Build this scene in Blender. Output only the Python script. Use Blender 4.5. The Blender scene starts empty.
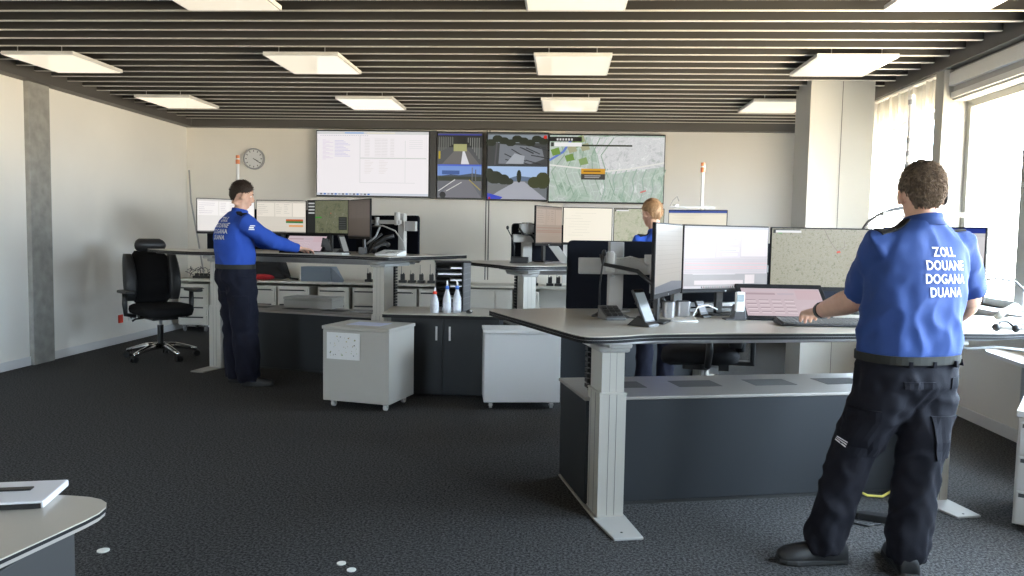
import bpy, bmesh, math, random
from mathutils import Vector, Matrix, Euler, noise
from mathutils.bvhtree import BVHTree
random.seed(7)
SC = bpy.context.scene
COL = SC.collection
R = math.radians
PI = math.pi

# ------------------------------------------------------------------ materials
MATS = {}
def mat(name, col, rough=.5, metal=0, spec=.5, emis=None, es=0, trans=0, noise_amt=0, nscale=40, bump=0, bscale=200, alpha=1, sheen=0):
    if name in MATS: return MATS[name]
    m = bpy.data.materials.new(name); m.use_nodes = True
    nt = m.node_tree; b = nt.nodes['Principled BSDF']
    c = (*col, 1)
    b.inputs['Base Color'].default_value = c
    b.inputs['Roughness'].default_value = rough
    b.inputs['Metallic'].default_value = metal
    b.inputs['Specular IOR Level'].default_value = spec
    if trans: b.inputs['Transmission Weight'].default_value = trans
    if sheen: b.inputs['Sheen Weight'].default_value = sheen
    if emis:
        b.inputs['Emission Color'].default_value = (*emis, 1); b.inputs['Emission Strength'].default_value = es
    tc = None
    if noise_amt:
        tc = nt.nodes.new('ShaderNodeTexCoord')
        n = nt.nodes.new('ShaderNodeTexNoise'); n.inputs['Scale'].default_value = nscale; n.inputs['Detail'].default_value = 6
        nt.links.new(tc.outputs['Object'], n.inputs['Vector'])
        r = nt.nodes.new('ShaderNodeValToRGB')
        r.color_ramp.elements[0].position = .3; r.color_ramp.elements[1].position = .7
        r.color_ramp.elements[0].color = (*[x*(1-noise_amt) for x in col], 1)
        r.color_ramp.elements[1].color = (*[min(1, x*(1+noise_amt)) for x in col], 1)
        nt.links.new(n.outputs['Fac'], r.inputs['Fac']); nt.links.new(r.outputs['Color'], b.inputs['Base Color'])
    if bump:
        tc = tc or nt.nodes.new('ShaderNodeTexCoord')
        n = nt.nodes.new('ShaderNodeTexNoise'); n.inputs['Scale'].default_value = bscale; n.inputs['Detail'].default_value = 4
        nt.links.new(tc.outputs['Object'], n.inputs['Vector'])
        bp = nt.nodes.new('ShaderNodeBump'); bp.inputs['Strength'].default_value = bump; bp.inputs['Distance'].default_value = .01
        nt.links.new(n.outputs['Fac'], bp.inputs['Height']); nt.links.new(bp.outputs['Normal'], b.inputs['Normal'])
    MATS[name] = m
    return m
def glow(col, s=1.0):
    """material of a lit patch of a display"""
    col = tuple(x**2.2 for x in col)
    key = 'display_%02d_%02d_%02d_%03d' % (*[int(x*99) for x in col], int(s*100))
    if key in MATS: return MATS[key]
    return mat(key, (.02, .02, .02), rough=.35, spec=.3, emis=col, es=s)

# ------------------------------------------------------------------ mesh builder
class MB:
    def __init__(s): s.v = []; s.f = []; s.m = []; s.mats = []
    def mi(s, m):
        if m not in s.mats: s.mats.append(m)
        return s.mats.index(m)
    def add(s, verts, faces, m, T=None):
        o = len(s.v)
        for p in verts:
            p = Vector(p)
            s.v.append(T @ p if T else p)
        k = s.mi(m)
        for f in faces: s.f.append([i+o for i in f]); s.m.append(k)
        return s
    def box(s, x0, x1, y0, y1, z0, z1, m, T=None):
        v = [(x0,y0,z0),(x1,y0,z0),(x1,y1,z0),(x0,y1,z0),(x0,y0,z1),(x1,y0,z1),(x1,y1,z1),(x0,y1,z1)]
        return s.add(v, [(0,3,2,1),(4,5,6,7),(0,1,5,4),(1,2,6,5),(2,3,7,6),(3,0,4,7)], m, T)
    def prism(s, pts, z0, z1, m, T=None):
        n = len(pts)
        a = sum(pts[i][0]*pts[(i+1)%n][1]-pts[(i+1)%n][0]*pts[i][1] for i in range(n))
        if a < 0: pts = pts[::-1]
        v = [(x,y,z0) for x,y in pts]+[(x,y,z1) for x,y in pts]
        f = [tuple(range(n-1,-1,-1)), tuple(range(n,2*n))]+[(i,(i+1)%n,(i+1)%n+n,i+n) for i in range(n)]
        return s.add(v, f, m, T)
    def cyl(s, p0, p1, r0, m, r1=None, n=16, T=None):
        return s.tube([p0, p1], [r0, r0 if r1 is None else r1], m, n, T)
    def tube(s, pts, rad, m, n=10, T=None, flat=1.0, up=None):
        pts = [Vector(p) for p in pts]
        if not isinstance(rad, (list, tuple)): rad = [rad]*len(pts)
        rings = []; u = None
        for i, p in enumerate(pts):
            d = (pts[min(i+1, len(pts)-1)]-pts[max(i-1, 0)])
            if d.length < 1e-9: d = Vector((0,0,1))
            d.normalize()
            if u is None:
                a = Vector(up) if up else (Vector((0,0,1)) if abs(d.z) < .9 else Vector((1,0,0)))
                u = (a-d*a.dot(d)).normalized()
            else: u = (u-d*u.dot(d)).normalized()
            w = d.cross(u)
            rr = rad[i]
            rings.append([p+(u*math.cos(2*PI*k/n)*flat+w*math.sin(2*PI*k/n))*rr for k in range(n)])
        v = [q for r in rings for q in r]; f = []
        for i in range(len(rings)-1):
            for k in range(n): f.append((i*n+k, i*n+(k+1)%n, (i+1)*n+(k+1)%n, (i+1)*n+k))
        f.append(tuple(range(n-1,-1,-1))); f.append(tuple(len(v)-n+k for k in range(n)))
        return s.add(v, f, m, T)
    def loft(s, rings, m, T=None):
        n = len(rings[0]); v = [q for r in rings for q in r]; f = []
        for i in range(len(rings)-1):
            for k in range(n): f.append((i*n+k, i*n+(k+1)%n, (i+1)*n+(k+1)%n, (i+1)*n+k))
        f.append(tuple(range(n-1,-1,-1))); f.append(tuple(len(v)-n+k for k in range(n)))
        return s.add(v, f, m, T)
    def lathe(s, prof, m, n=24, T=None):
        rings = [[(r*math.cos(2*PI*k/n), r*math.sin(2*PI*k/n), z) for k in range(n)] for r, z in prof]
        return s.loft(rings, m, T)
    def ball(s, c, r, m, n=16, T=None):
        c = Vector(c); r = Vector(r if isinstance(r, (tuple, list, Vector)) else (r,r,r))
        rings = []
        for i in range(1, n):
            t = PI*i/n
            rings.append([(c.x+r.x*math.sin(t)*math.cos(2*PI*k/n), c.y+r.y*math.sin(t)*math.sin(2*PI*k/n), c.z-r.z*math.cos(t)) for k in range(n)])
        return s.loft(rings, m, T)
    def build(s, name, parent=None, bevel=0, smooth=False, loc=None, rot=None):
        me = bpy.data.meshes.new(name)
        me.from_pydata([tuple(p) for p in s.v], [], s.f)
        for m in s.mats: me.materials.append(m)
        me.polygons.foreach_set('material_index', s.m)
        if smooth: me.polygons.foreach_set('use_smooth', [True]*len(me.polygons))
        me.update()
        o = bpy.data.objects.new(name, me); COL.objects.link(o)
        if parent: o.parent = parent
        if loc: o.location = loc
        if rot: o.rotation_euler = rot
        if bevel:
            b = o.modifiers.new('bevel', 'BEVEL'); b.width = bevel; b.segments = 2; b.limit_method = 'ANGLE'; b.angle_limit = R(40)
            b.harden_normals = False
        if smooth == 'auto':
            es = o.modifiers.new('split', 'EDGE_SPLIT'); es.split_angle = R(40)
        return o

def thing(name, label, cat, loc=(0,0,0), rz=0, group=None):
    o = bpy.data.objects.new(name, None); COL.objects.link(o)
    o.location = loc; o.rotation_euler = (0,0,rz); o['label'] = label; o['category'] = cat
    o.empty_display_size = .1
    if group: o['group'] = group
    return o
def tag(o, label, cat, group=None):
    o['label'] = label; o['category'] = cat
    if group: o['group'] = group
    return o
def struct(o): o['kind'] = 'structure'; return o
def dup(root, loc, rz, label, group=None):
    r = root.copy(); COL.objects.link(r); r.location = loc; r.rotation_euler = (0,0,rz); r['label'] = label
    if group: r['group'] = group
    def rec(a, b):
        for ch in list(a.children):
            c = ch.copy(); COL.objects.link(c); c.parent = b; rec(ch, c)
    rec(root, r)
    return r
def fillet(pts, rads, seg=6):
    out = []; n = len(pts)
    for i in range(n):
        p = Vector(pts[i]); a = Vector(pts[i-1]); b = Vector(pts[(i+1)%n]); r = rads[i]
        if r <= 0: out.append(tuple(p)); continue
        da = (a-p); db = (b-p); la = min(r, da.length*.45); lb = min(r, db.length*.45)
        A = p+da.normalized()*la; B = p+db.normalized()*lb
        for k in range(seg+1):
            t = k/seg; q = A*(1-t)**2+p*2*t*(1-t)+B*t*t; out.append(tuple(q))
    return out
_txt = {}
def text_polys(s, size, bold=.012, align='CENTER'):
    """flat triangulated lettering; returns verts (x,y) and faces"""
    key = (s, size, bold, align)
    if key in _txt: return _txt[key]
    cu = bpy.data.curves.new('lettering', 'FONT'); cu.body = s; cu.size = size; cu.align_x = align; cu.space_character = 1.08; cu.offset = bold*size; cu.resolution_u = 3
    ob = bpy.data.objects.new('lettering', cu); COL.objects.link(ob)
    dg = bpy.context.evaluated_depsgraph_get(); ev = ob.evaluated_get(dg); me = ev.to_mesh()
    v = [(p.co.x, p.co.y) for p in me.vertices]; f = [tuple(p.vertices) for p in me.polygons]
    bm = bmesh.new(); bm.from_mesh(me); bmesh.ops.triangulate(bm, faces=bm.faces[:])
    for _ in range(4):
        es = [e for e in bm.edges if e.calc_length() > .007]
        if not es: break
        bmesh.ops.subdivide_edges(bm, edges=es, cuts=1); bmesh.ops.triangulate(bm, faces=[f for f in bm.faces if len(f.verts) > 3])
    v = [(p.co.x, p.co.y) for p in bm.verts]; bm.verts.index_update(); f = [tuple(q.index for q in p.verts) for p in bm.faces]; bm.free()
    ev.to_mesh_clear(); bpy.data.objects.remove(ob); bpy.data.curves.remove(cu)
    _txt[key] = (v, f); return v, f

# ------------------------------------------------------------------ palette
def node_mat(name):
    m = bpy.data.materials.new(name); m.use_nodes = True; MATS[name] = m
    return m, m.node_tree, m.node_tree.nodes['Principled BSDF']
def carpet_mat():
    m, nt, b = node_mat('carpet')
    tc = nt.nodes.new('ShaderNodeTexCoord')
    n1 = nt.nodes.new('ShaderNodeTexNoise'); n1.inputs['Scale'].default_value = 80; n1.inputs['Detail'].default_value = 5; n1.inputs['Roughness'].default_value = .75
    r1 = nt.nodes.new('ShaderNodeValToRGB'); e = r1.color_ramp.elements
    e[0].position = .42; e[0].color = (.017, .0175, .018, 1); e[1].position = .60; e[1].color = (.108, .107, .108, 1)
    n2 = nt.nodes.new('ShaderNodeTexNoise'); n2.inputs['Scale'].default_value = 260; n2.inputs['Detail'].default_value = 2
    mix = nt.nodes.new('ShaderNodeMix'); mix.data_type = 'RGBA'; mix.blend_type = 'OVERLAY'; mix.inputs['Factor'].default_value = .6
    nt.links.new(tc.outputs['Object'], n1.inputs['Vector']); nt.links.new(tc.outputs['Object'], n2.inputs['Vector'])
    nt.links.new(n1.outputs['Fac'], r1.inputs['Fac']); nt.links.new(r1.outputs['Color'], mix.inputs[6]); nt.links.new(n2.outputs['Fac'], mix.inputs[7])
    nt.links.new(mix.outputs[2], b.inputs['Base Color'])
    b.inputs['Roughness'].default_value = .95; b.inputs['Specular IOR Level'].default_value = .15
    bp = nt.nodes.new('ShaderNodeBump'); bp.inputs['Strength'].default_value = .7; bp.inputs['Distance'].default_value = .008
    nt.links.new(n2.outputs['Fac'], bp.inputs['Height']); nt.links.new(bp.outputs['Normal'], b.inputs['Normal'])
    return m
CARPET = carpet_mat()
WALL = mat('wall_paint', (.88, .855, .80), rough=.75, spec=.2, noise_amt=.02, nscale=1.5)
WALLB = mat('back_panel', (.87, .83, .75), rough=.6, spec=.3, noise_amt=.03, nscale=1.2)
WALLG = mat('grey_panel', (.72, .71, .69), rough=.6, spec=.3)
BASEB = mat('baseboard_paint', (.75, .75, .75), rough=.5)
CONC = mat('concrete', (.33, .325, .30), rough=.85, noise_amt=.18, nscale=9, bump=.25, bscale=60)
BLACKV = mat('ceiling_void', (.012, .012, .012), rough=.9, spec=.1)
SLAT = mat('slat_paint', (.048, .046, .043), rough=.42, spec=.5)
SLATE = mat('slat_edge', (.62, .60, .56), rough=.4, metal=.1)
FASC = mat('fascia', (.09, .085, .08), rough=.5)
PANEL = mat('panel_fill_glow', (.30, .28, .25), rough=.06, spec=.8, emis=(1,.89,.70), es=.8)  # glow added as fill for the room; the panels are glossy white
PRIM = mat('panel_rim', (.72, .71, .68), rough=.4)
LAM = mat('desk_laminate', (.47, .43, .37), rough=.28, spec=.55)
PLT = mat('plinth_top', (.30, .275, .25), rough=.42, spec=.5)
DARK = mat('anthracite_panel', (.024, .0265, .030), rough=.48, spec=.3)
BLK = mat('black_plastic', (.012, .012, .013), rough=.4)
BLKM = mat('black_matte', (.008, .008, .009), rough=.75, spec=.2)
EDGE = mat('black_edge', (.010, .010, .011), rough=.6, spec=.2)
ALU = mat('alu_leg', (.50, .48, .43), rough=.42, metal=.25)
ALUD = mat('alu_groove', (.25, .245, .23), rough=.5, metal=.3)
SILV = mat('silver', (.55, .55, .56), rough=.3, metal=.8)
CHRM = mat('chrome', (.75, .75, .76), rough=.15, metal=1)
GREYP = mat('grey_plastic', (.36, .36, .36), rough=.5)
LGREY = mat('light_grey_metal', (.40, .39, .37), rough=.5)
WHT = mat('white_laminate', (.82, .83, .84), rough=.38)
COLW = mat('column_cladding', (.60, .59, .55), rough=.5)
WHTP = mat('white_plastic', (.78, .78, .77), rough=.35)
CABG = mat('cabinet_beige', (.70, .67, .60), rough=.5)
SLOT = mat('dark_slot', (.03, .03, .03), rough=.6)
VENT = mat('vent_mat', (.12, .115, .11), rough=.75, bump=.3, bscale=300)
RED = mat('red_plastic', (.75, .06, .03), rough=.4)
BLUEC = mat('blue_plastic', (.05, .15, .5), rough=.4)
FAB = mat('black_fabric', (.013, .013, .014), rough=.92, spec=.15, bump=.3, bscale=300)
NAVYP = mat('navy_panel', (.006, .007, .011), rough=.85, spec=.1)
PAPER = mat('paper', (.8, .8, .8), rough=.8)
FRAME = mat('window_frame', (.36, .36, .335), rough=.45)
# ------------------------------------------------------------------ room shell
XL, XR, YB, YF, ZC = -5.4, 3.28, 10.95, -3.0, 2.86
struct(MB().box(XL-.2, XR+.2, YF-.2, YB+.2, -.1, 0, CARPET).build('floor'))
m = MB(); m.box(XL-.2, XL, YF, YB+.2, 0, 3.5, WALL); struct(m.build('wall_left'))
m = MB(); m.box(XL, XR, YB, YB+.2, 0, 3.5, WALLB)
m.box(.0, XR, YB-.012, YB, 0.75, 2.975, WALLG)
# recessed panel joints of the wall cladding
for x in (-1.085, -1.045): m.box(x-.006, x+.006, YB-.004, YB+.001, .75, 2.86, SLOT)
m.box(XL+.01, 0, YB-.01, YB, .74, .775, WALLB)
struct(m.build('wall_back'))
# right wall: parapet, head and piers between the windows
WIN = [(.7, 1.8), (2.2, 5.76), (5.88, 6.84), (6.99, 9.4)]  # first opening lies out of view, added to brighten the near desk legs
SILL, HEAD = .93, 2.60
m = MB(); m.box(XR, XR+.25, YF, YB+.2, 0, SILL, WALL); m.box(XR, XR+.25, YF, YB+.2, HEAD, 3.5, WALL)
prev = YF
for a, b in WIN:
    m.box(XR, XR+.25, prev, a, SILL, HEAD, FRAME); prev = b
m.box(XR, XR+.25, prev, YB+.2, SILL, HEAD, WALL)
struct(m.build('wall_right'))
struct(MB().box(XR-.13, XR+.0, 6.84, 6.99, SILL, ZC, FRAME).build('trim_1', bevel=.006))
GLASS, gnt, gb = node_mat('window_glass')
gnt.nodes.remove(gb)
tr = gnt.nodes.new('ShaderNodeBsdfTransparent'); gl = gnt.nodes.new('ShaderNodeBsdfGlossy'); gl.inputs['Roughness'].default_value = .02
mx = gnt.nodes.new('ShaderNodeMixShader'); mx.inputs[0].default_value = .06
gnt.links.new(tr.outputs[0], mx.inputs[1]); gnt.links.new(gl.outputs[0], mx.inputs[2]); gnt.links.new(mx.outputs[0], gnt.nodes['Material Output'].inputs[0])
for i, (a, b) in enumerate(WIN):
    w = bpy.data.objects.new('window_%d' % (i+1), None); COL.objects.link(w); w.location = (XR+.1, (a+b)/2, SILL); w['kind'] = 'structure'
    h = HEAD-SILL; k = (b-a)/2
    f = MB()
    f.box(-.03,.03,-k,k,0,.06,FRAME); f.box(-.03,.03,-k,k,h-.06,h,FRAME)
    f.box(-.03,.03,-k,-k+.06,.06,h-.06,FRAME); f.box(-.03,.03,k-.06,k,.06,h-.06,FRAME)
    f.build('window_frame', w, bevel=.004)
    MB().box(-.006,.006,-k+.06,k-.06,.06,h-.06,GLASS).build('pane', w)
    if i == 2:
        hd = MB(); hd.box(-.05,-.03,-k+.015,-k+.045,.5,.62,WHTP); hd.box(-.075,-.05,-k+.02,-k+.04,.58,.75,WHTP); hd.build('window_handle', w, bevel=.004)
    if b-a > 2:
        MB().box(-.03,.03,-.05,.05,.06,h-.06,FRAME).build('mullion', w)
struct(MB().box(XR-.16, XR+.1, YF, YB, SILL-.03, SILL, WHT).build('trim_2', bevel=.004))
struct(MB().box(XR-.05, XR, YF, 6.84, HEAD-.0, ZC, LGREY).box(XR-.09, XR-.05, YF, 6.84, HEAD+.12, ZC-.03, PRIM).box(XR-.07, XR-.05, YF, 6.84, HEAD+.02, HEAD+.07, PRIM).build('trim_3', bevel=.003))
# rear wall behind the camera, with one unseen opening kept to shape the light
m = MB(); m.box(XL, XR, YF-.2, YF, 0, .93, WALL); m.box(XL, XR, YF-.2, YF, 2.6, 3.5, WALL)
RW = [(-4.9, -3.6)]
prev = XL
for a, b in RW: m.box(prev, a, YF-.2, YF, .93, 2.6, WALL); prev = b
m.box(prev, XR, YF-.2, YF, .93, 2.6, WALL)
struct(m.build('wall_rear'))
struct(MB().box(XL, XL+.015, YF, 7.56, 0, .09, BASEB).box(XL, XL+.015, 7.885, YB, 0, .09, BASEB).build('baseboard_left', bevel=.003))
struct(MB().box(XR-.015, XR, YF, YB, 0, .09, BASEB).build('baseboard_right', bevel=.003))
struct(MB().box(XL+.015, XR-.015, YB-.014, YB, 0, .09, BASEB).build('baseboard_back'))
# concrete pier on the left wall
o = MB().box(XL-.02, XL+.05, 7.56, 7.885, 0, 2.96, CONC).build('trim_4', bevel=.006); struct(o)
# ceiling: void and baffles
m = MB(); m.box(XL-.2, XR+.25, YF-.2, YB+.2, 3.4, 3.5, BLACKV)
y = 5.46-.26*32
while y < YB-.12:
    if y > YF+.1:
        m.box(XL+.14, XR-.14, y-.012, y+.012, 2.956, 3.09, SLAT)
        m.box(XL+.14, XR-.14, y-.014, y+.014, 2.95, 2.956, SLATE)
    y += .26
m.box(XL+.14, XR-.14, YF, YB, 3.32, 3.34, BLACKV)
struct(m.build('ceiling'))
struct(MB().box(XL, XL+.14, YF, YB, ZC, 3.4, FASC).build('trim_5'))
struct(MB().box(XR-.14, XR, YF, YB, ZC, 3.4, FASC).build('trim_6'))
struct(MB().box(XL+.14, XR-.14, YB-.14, YB, ZC, 3.4, FASC).build('trim_7'))
# boxed column by the window wall
m = MB(); m.box(2.39, 3.0, 7.91, 8.4, 0, 3.1, COLW); m.box(2.693, 2.697, 7.906, 7.911, 0, 3.1, SLOT)
struct(m.build('trim_8', bevel=.004))

# ------------------------------------------------------------------ ceiling panels
xs = [-4.575, -2.25, .05, 2.35]; ys = [4.88, 6.97, 9.08]
rown = {0: 'nearest row', 1: 'middle row', 2: 'farthest row'}
coln = ['leftmost', 'second from the left', 'third from the left', 'rightmost']
def lamp():  # hung panel with an added fill glow on its face
    t = thing('ceiling_panel', 'x', 'ceiling lamp')
    MB().box(-.325,.325,-.385,.385,.004,.035,PRIM).build('housing', t, bevel=.003)
    MB().box(-.31,.31,-.37,.37,0,.006,PANEL).build('fill_glow_face', t)
    for x in (-.2, .2):
        MB().cyl((x,-.345,.035),(x,-.345,.2),.004,SILV,n=8).build('hanger', t)
        MB().cyl((x,.345,.035),(x,.345,.2),.004,SILV,n=8).build('hanger', t)
    return t
first = None
for j, yy in enumerate(ys):
    for i, xx in enumerate(xs):
        if j == 0 and i == 0: continue
        lab = 'white square suspended ceiling panel, %s of the %s' % (coln[i] if j else coln[i].replace('second from the left', 'leftmost in view').replace('third from the left', 'middle one'), rown[j])
        if first is None:
            first = lamp(); first.location = (xx, yy, 2.895); first['label'] = lab; first['group'] = 'suspended ceiling panels'
        else: dup(first, (xx, yy, 2.895), 0, lab)

# ------------------------------------------------------------------ vertical blinds
GLZ = mat('blind_fabric', (.80, .80, .79), rough=.8)
_n = GLZ.node_tree; _t = _n.nodes.new('ShaderNodeBsdfTranslucent'); _t.inputs['Color'].default_value = (.85,.85,.83,1); _x = _n.nodes.new('ShaderNodeMixShader'); _x.inputs[0].default_value = .38
_n.links.new(_n.nodes['Principled BSDF'].outputs[0], _x.inputs[1]); _n.links.new(_t.outputs[0], _x.inputs[2]); _n.links.new(_x.outputs[0], _n.nodes['Material Output'].inputs[0])
bl = thing('vertical_blind', 'white vertical fabric slats hanging at the window beside the boxed column', 'blind', (XR-.09, 7.95, 0))
MB().box(-.03,.03,-.95,.95,2.835,2.855,PRIM).build('rail', bl, bevel=.004)
y = -.93; k = 0
while y < .93:
    a = R(35+random.uniform(-14, 14)); dx, dy = math.sin(a)*.06, math.cos(a)*.06
    s = MB(); s.prism([(-dx,-dy),(-dx+.004,-dy-.001),(dx+.004,dy-.001),(dx,dy)], 1.0, 2.835, GLZ)
    s.build('slat', bl, loc=(0,y,0)); y += .105+ (.05 if k % 6 == 3 else 0); k += 1

# ------------------------------------------------------------------ video wall
VB = mat('display_bezel', (.012, .012, .013), rough=.35)
class Scr(MB):
    """a lit picture laid out in 0..1 x 0..1, local: x right, z up, facing -y"""
    def __init__(s, w, h, y=0): super().__init__(); s.w = w; s.h = h; s.y = y; s.k = 0
    def poly(s, pts, col, st=1.0, m=None):
        s.k += 1; yy = s.y-.00012*s.k
        mm = m or glow(col, st)
        s.add([((u-.5)*s.w, yy, (v-.5)*s.h) for u, v in pts], [tuple(range(len(pts)))], mm)
    def rect(s, a, b, c, d, col, st=1.0, m=None): s.poly([(a,c),(b,c),(b,d),(a,d)], col, st, m)
    def line(s, pts, wd, col, st=1.0):
        for (a, b), (c, d) in zip(pts[:-1], pts[1:]):
            dx, dy = (c-a)*s.w, (d-b)*s.h; L = math.hypot(dx, dy) or 1
            nx, ny = -dy/L*wd/2/s.w, dx/L*wd/2/s.h
            s.poly([(a+nx,b+ny),(a-nx,b-ny),(c-nx,d-ny),(c+nx,d+ny)], col, st)
def map_mat(name, cols, scale, es):
    m, nt, b = node_mat(name)
    tc = nt.nodes.new('ShaderNodeTexCoord')
    n = nt.nodes.new('ShaderNodeTexNoise'); n.inputs['Scale'].default_value = scale; n.inputs['Detail'].default_value = 8; n.inputs['Roughness'].default_value = .7; n.inputs['Distortion'].default_value = .8
    r = nt.nodes.new('ShaderNodeValToRGB'); r.color_ramp.interpolation = 'LINEAR'
    e = r.color_ramp.elements
    while len(e) < len(cols): e.new(.5)
    for i, c in enumerate(cols): e[i].position = .34+.32*i/(len(cols)-1); e[i].color = (*c, 1)
    vo = nt.nodes.new('ShaderNodeTexVoronoi'); vo.feature = 'DISTANCE_TO_EDGE'; vo.inputs['Scale'].default_value = scale*2.2
    r2 = nt.nodes.new('ShaderNodeValToRGB'); r2.color_ramp.elements[0].position = .0; r2.color_ramp.elements[0].color = (1,1,1,1); r2.color_ramp.elements[1].position = .05; r2.color_ramp.elements[1].color = (0,0,0,1)
    mx = nt.nodes.new('ShaderNodeMix'); mx.data_type = 'RGBA'; mx.inputs[7].default_value = (*[min(1, c*1.25) for c in cols[-1]], 1)
    mu = nt.nodes.new('ShaderNodeMath'); mu.operation = 'MULTIPLY'; mu.inputs[1].default_value = .28
    nt.links.new(tc.outputs['Object'], n.inputs['Vector']); nt.links.new(n.outputs['Fac'], r.inputs['Fac'])
    dn = nt.nodes.new('ShaderNodeMixRGB'); dn.inputs[0].default_value = .12
    nt.links.new(tc.outputs['Object'], dn.inputs[1]); nt.links.new(n.outputs['Color'], dn.inputs[2])
    nt.links.new(dn.outputs[0], vo.inputs['Vector']); nt.links.new(vo.outputs['Distance'], r2.inputs['Fac'])
    nt.links.new(r2.outputs['Color'], mu.inputs[0]); nt.links.new(mu.outputs[0], mx.inputs['Factor']); nt.links.new(r.outputs['Color'], mx.inputs[6])
    b.inputs['Base Color'].default_value = (.02,.02,.02,1); b.inputs['Roughness'].default_value = .35; b.inputs['Specular IOR Level'].default_value = .3
    nt.links.new(mx.outputs[2], b.inputs['Emission Color']); b.inputs['Emission Strength'].default_value = es
    return m
MAPG = map_mat('wall_map', [(.20,.30,.22),(.34,.46,.37),(.46,.54,.48),(.42,.48,.45),(.68,.72,.70)], 3.2, .95)
MAPC = map_mat('wall_map_city', [(.42,.47,.44),(.55,.56,.57),(.68,.68,.69),(.6,.62,.62),(.8,.8,.8)], 9, .95)
MAPN = map_mat('desk_map', [(.17,.20,.12),(.30,.31,.20),(.46,.42,.32),(.34,.34,.24),(.55,.50,.42)], 65, .85)
MAPD = map_mat('dark_map', [(.05,.06,.035),(.10,.11,.06),(.15,.155,.09),(.12,.13,.08),(.22,.22,.15)], 14, .9)
MAPB = map_mat('green_map', [(.28,.32,.2),(.42,.45,.3),(.55,.55,.42),(.5,.5,.38),(.68,.66,.52)], 16, .9)
def wall_display(label, x0, x1, z0, z1, draw, yy=10.80):
    t = thing('wall_display', label, 'screen', ((x0+x1)/2, yy, (z0+z1)/2), 0, 'large displays on the back wall')
    w, h = x1-x0, z1-z0
    m = MB(); m.box(-w/2-.012, w/2+.012, 0, .1, -h/2-.02, h/2+.02, VB); m.build('bezel', t, bevel=.004)
    s = Scr(w, h, -.002); draw(s); s.build('screen', t)
    return t
def d_table(s):
    s.rect(0,1,0,1,(.93,.91,.92),.98)
    s.rect(0,1,.955,1,(.80,.80,.80)); s.rect(.25,.42,.965,.985,(.55,.68,.85)); s.rect(.45,.7,.962,.985,(.86,.84,.78))
    for i in range(22): s.rect(.03+.02*i,.04+.02*i,.93,.938,(.66,.66,.72))
    s.rect(.385,.39,.2,.93,(.80,.80,.80)); s.rect(.39,.98,.58,.59,(.70,.72,.70)); s.rect(.39,.88,.20,.205,(.78,.78,.78)); s.rect(.79,.795,.2,.86,(.84,.84,.84))
    for i in range(16): s.rect(.05,.08+.1*((i*7)%3)/3,.86-.02*i,.866-.02*i,(.84,.78,.86))
    for i in range(12): s.rect(.16,.24+.08*((i*5)%4)/4,.85-.022*i,.857-.022*i,(.76,.74,.86))
    for i in range(12):
        for c in (.43,.52,.58,.66): s.rect(c,c+.035+.01*((i*3+int(c*10))%3),.88-.024*i,.886-.024*i,(.82,.80,.80))
    for i in range(5): s.rect(.83,.95,.86-.03*i,.866-.03*i,(.84,.84,.84))
    for i in range(9):
        for c in (.43,.56): s.rect(c,c+.05+.01*((i*3)%4),.54-.024*i,.546-.024*i,(.86,.83,.82))
    s.rect(0,1,0,.035,(.78,.80,.84))
    for i in range(14): s.rect(.03+.033*i,.05+.033*i,.006,.03,[(.35,.35,.4),(.2,.4,.7),(.6,.6,.65)][i%3])
SKY=(.42,.55,.80)
def d_cams1(s):
    # covered road camera above, street camera below
    s.rect(0,1,0,1,(.30,.31,.33),.9)
    s.poly([(0,.52),(1,.52),(1,.78),(0,.78)],(.28,.29,.30)); s.poly([(.1,.52),(.95,.52),(.66,.76),(.42,.76)],(.38,.37,.37))
    s.poly([(.53,.52),(.72,.52),(.60,.74),(.57,.74)],(.82,.82,.84)); s.poly([(0,.78),(1,.78),(1,.98),(0,.98)],(.10,.11,.11))
    s.poly([(.36,.72),(.66,.72),(.66,.83),(.36,.83)],(.62,.62,.42))
    for i in range(7): s.poly([(.02+.05*i,.70+.02*i),(.05+.05*i,.70+.02*i),(.05+.05*i,.93),(.02+.05*i,.95)],(.35,.36,.35))
    for i in range(6): s.poly([(.68+.05*i,.86-.05*i),(.70+.05*i,.85-.05*i),(.70+.05*i,.93),(.68+.05*i,.93)],(.46,.47,.46))
    s.rect(0,1,.965,.985,(.2,.22,.55)); s.rect(.02,.06,.60,.72,(.7,.62,.1))
    s.rect(0,1,0,.49,(.36,.37,.40)); s.rect(0,1,.34,.49,SKY); s.poly([(0,.33),(.3,.36),(.5,.35),(.8,.38),(1,.36),(1,.30),(0,.30)],(.22,.27,.34))
    s.poly([(0,.26),(1,.26),(1,.33),(0,.33)],(.16,.19,.14)); s.rect(.1,.5,.36,.42,(.2,.32,.55)); s.poly([(0,.0),(1,0),(.72,.28),(.38,.28)],(.42,.42,.45))
    s.line([(.02,.1),(.4,.28)],.012,(.8,.8,.8)); s.line([(.2,.1),(.55,.24)],.01,(.8,.8,.78)); s.line([(.98,.12),(.72,.28)],.015,(.6,.55,.3))
    s.rect(.78,.8,.24,.47,(.4,.4,.4)); s.rect(.86,.88,.24,.44,(.35,.35,.35)); s.ball((-.38*s.w,s.y-.003,-.46*s.h),(.045,.0015,.045),glow((.05,.05,.06)),n=12)
    s.rect(0,1,.49,.515,(.25,.35,.75))
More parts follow.
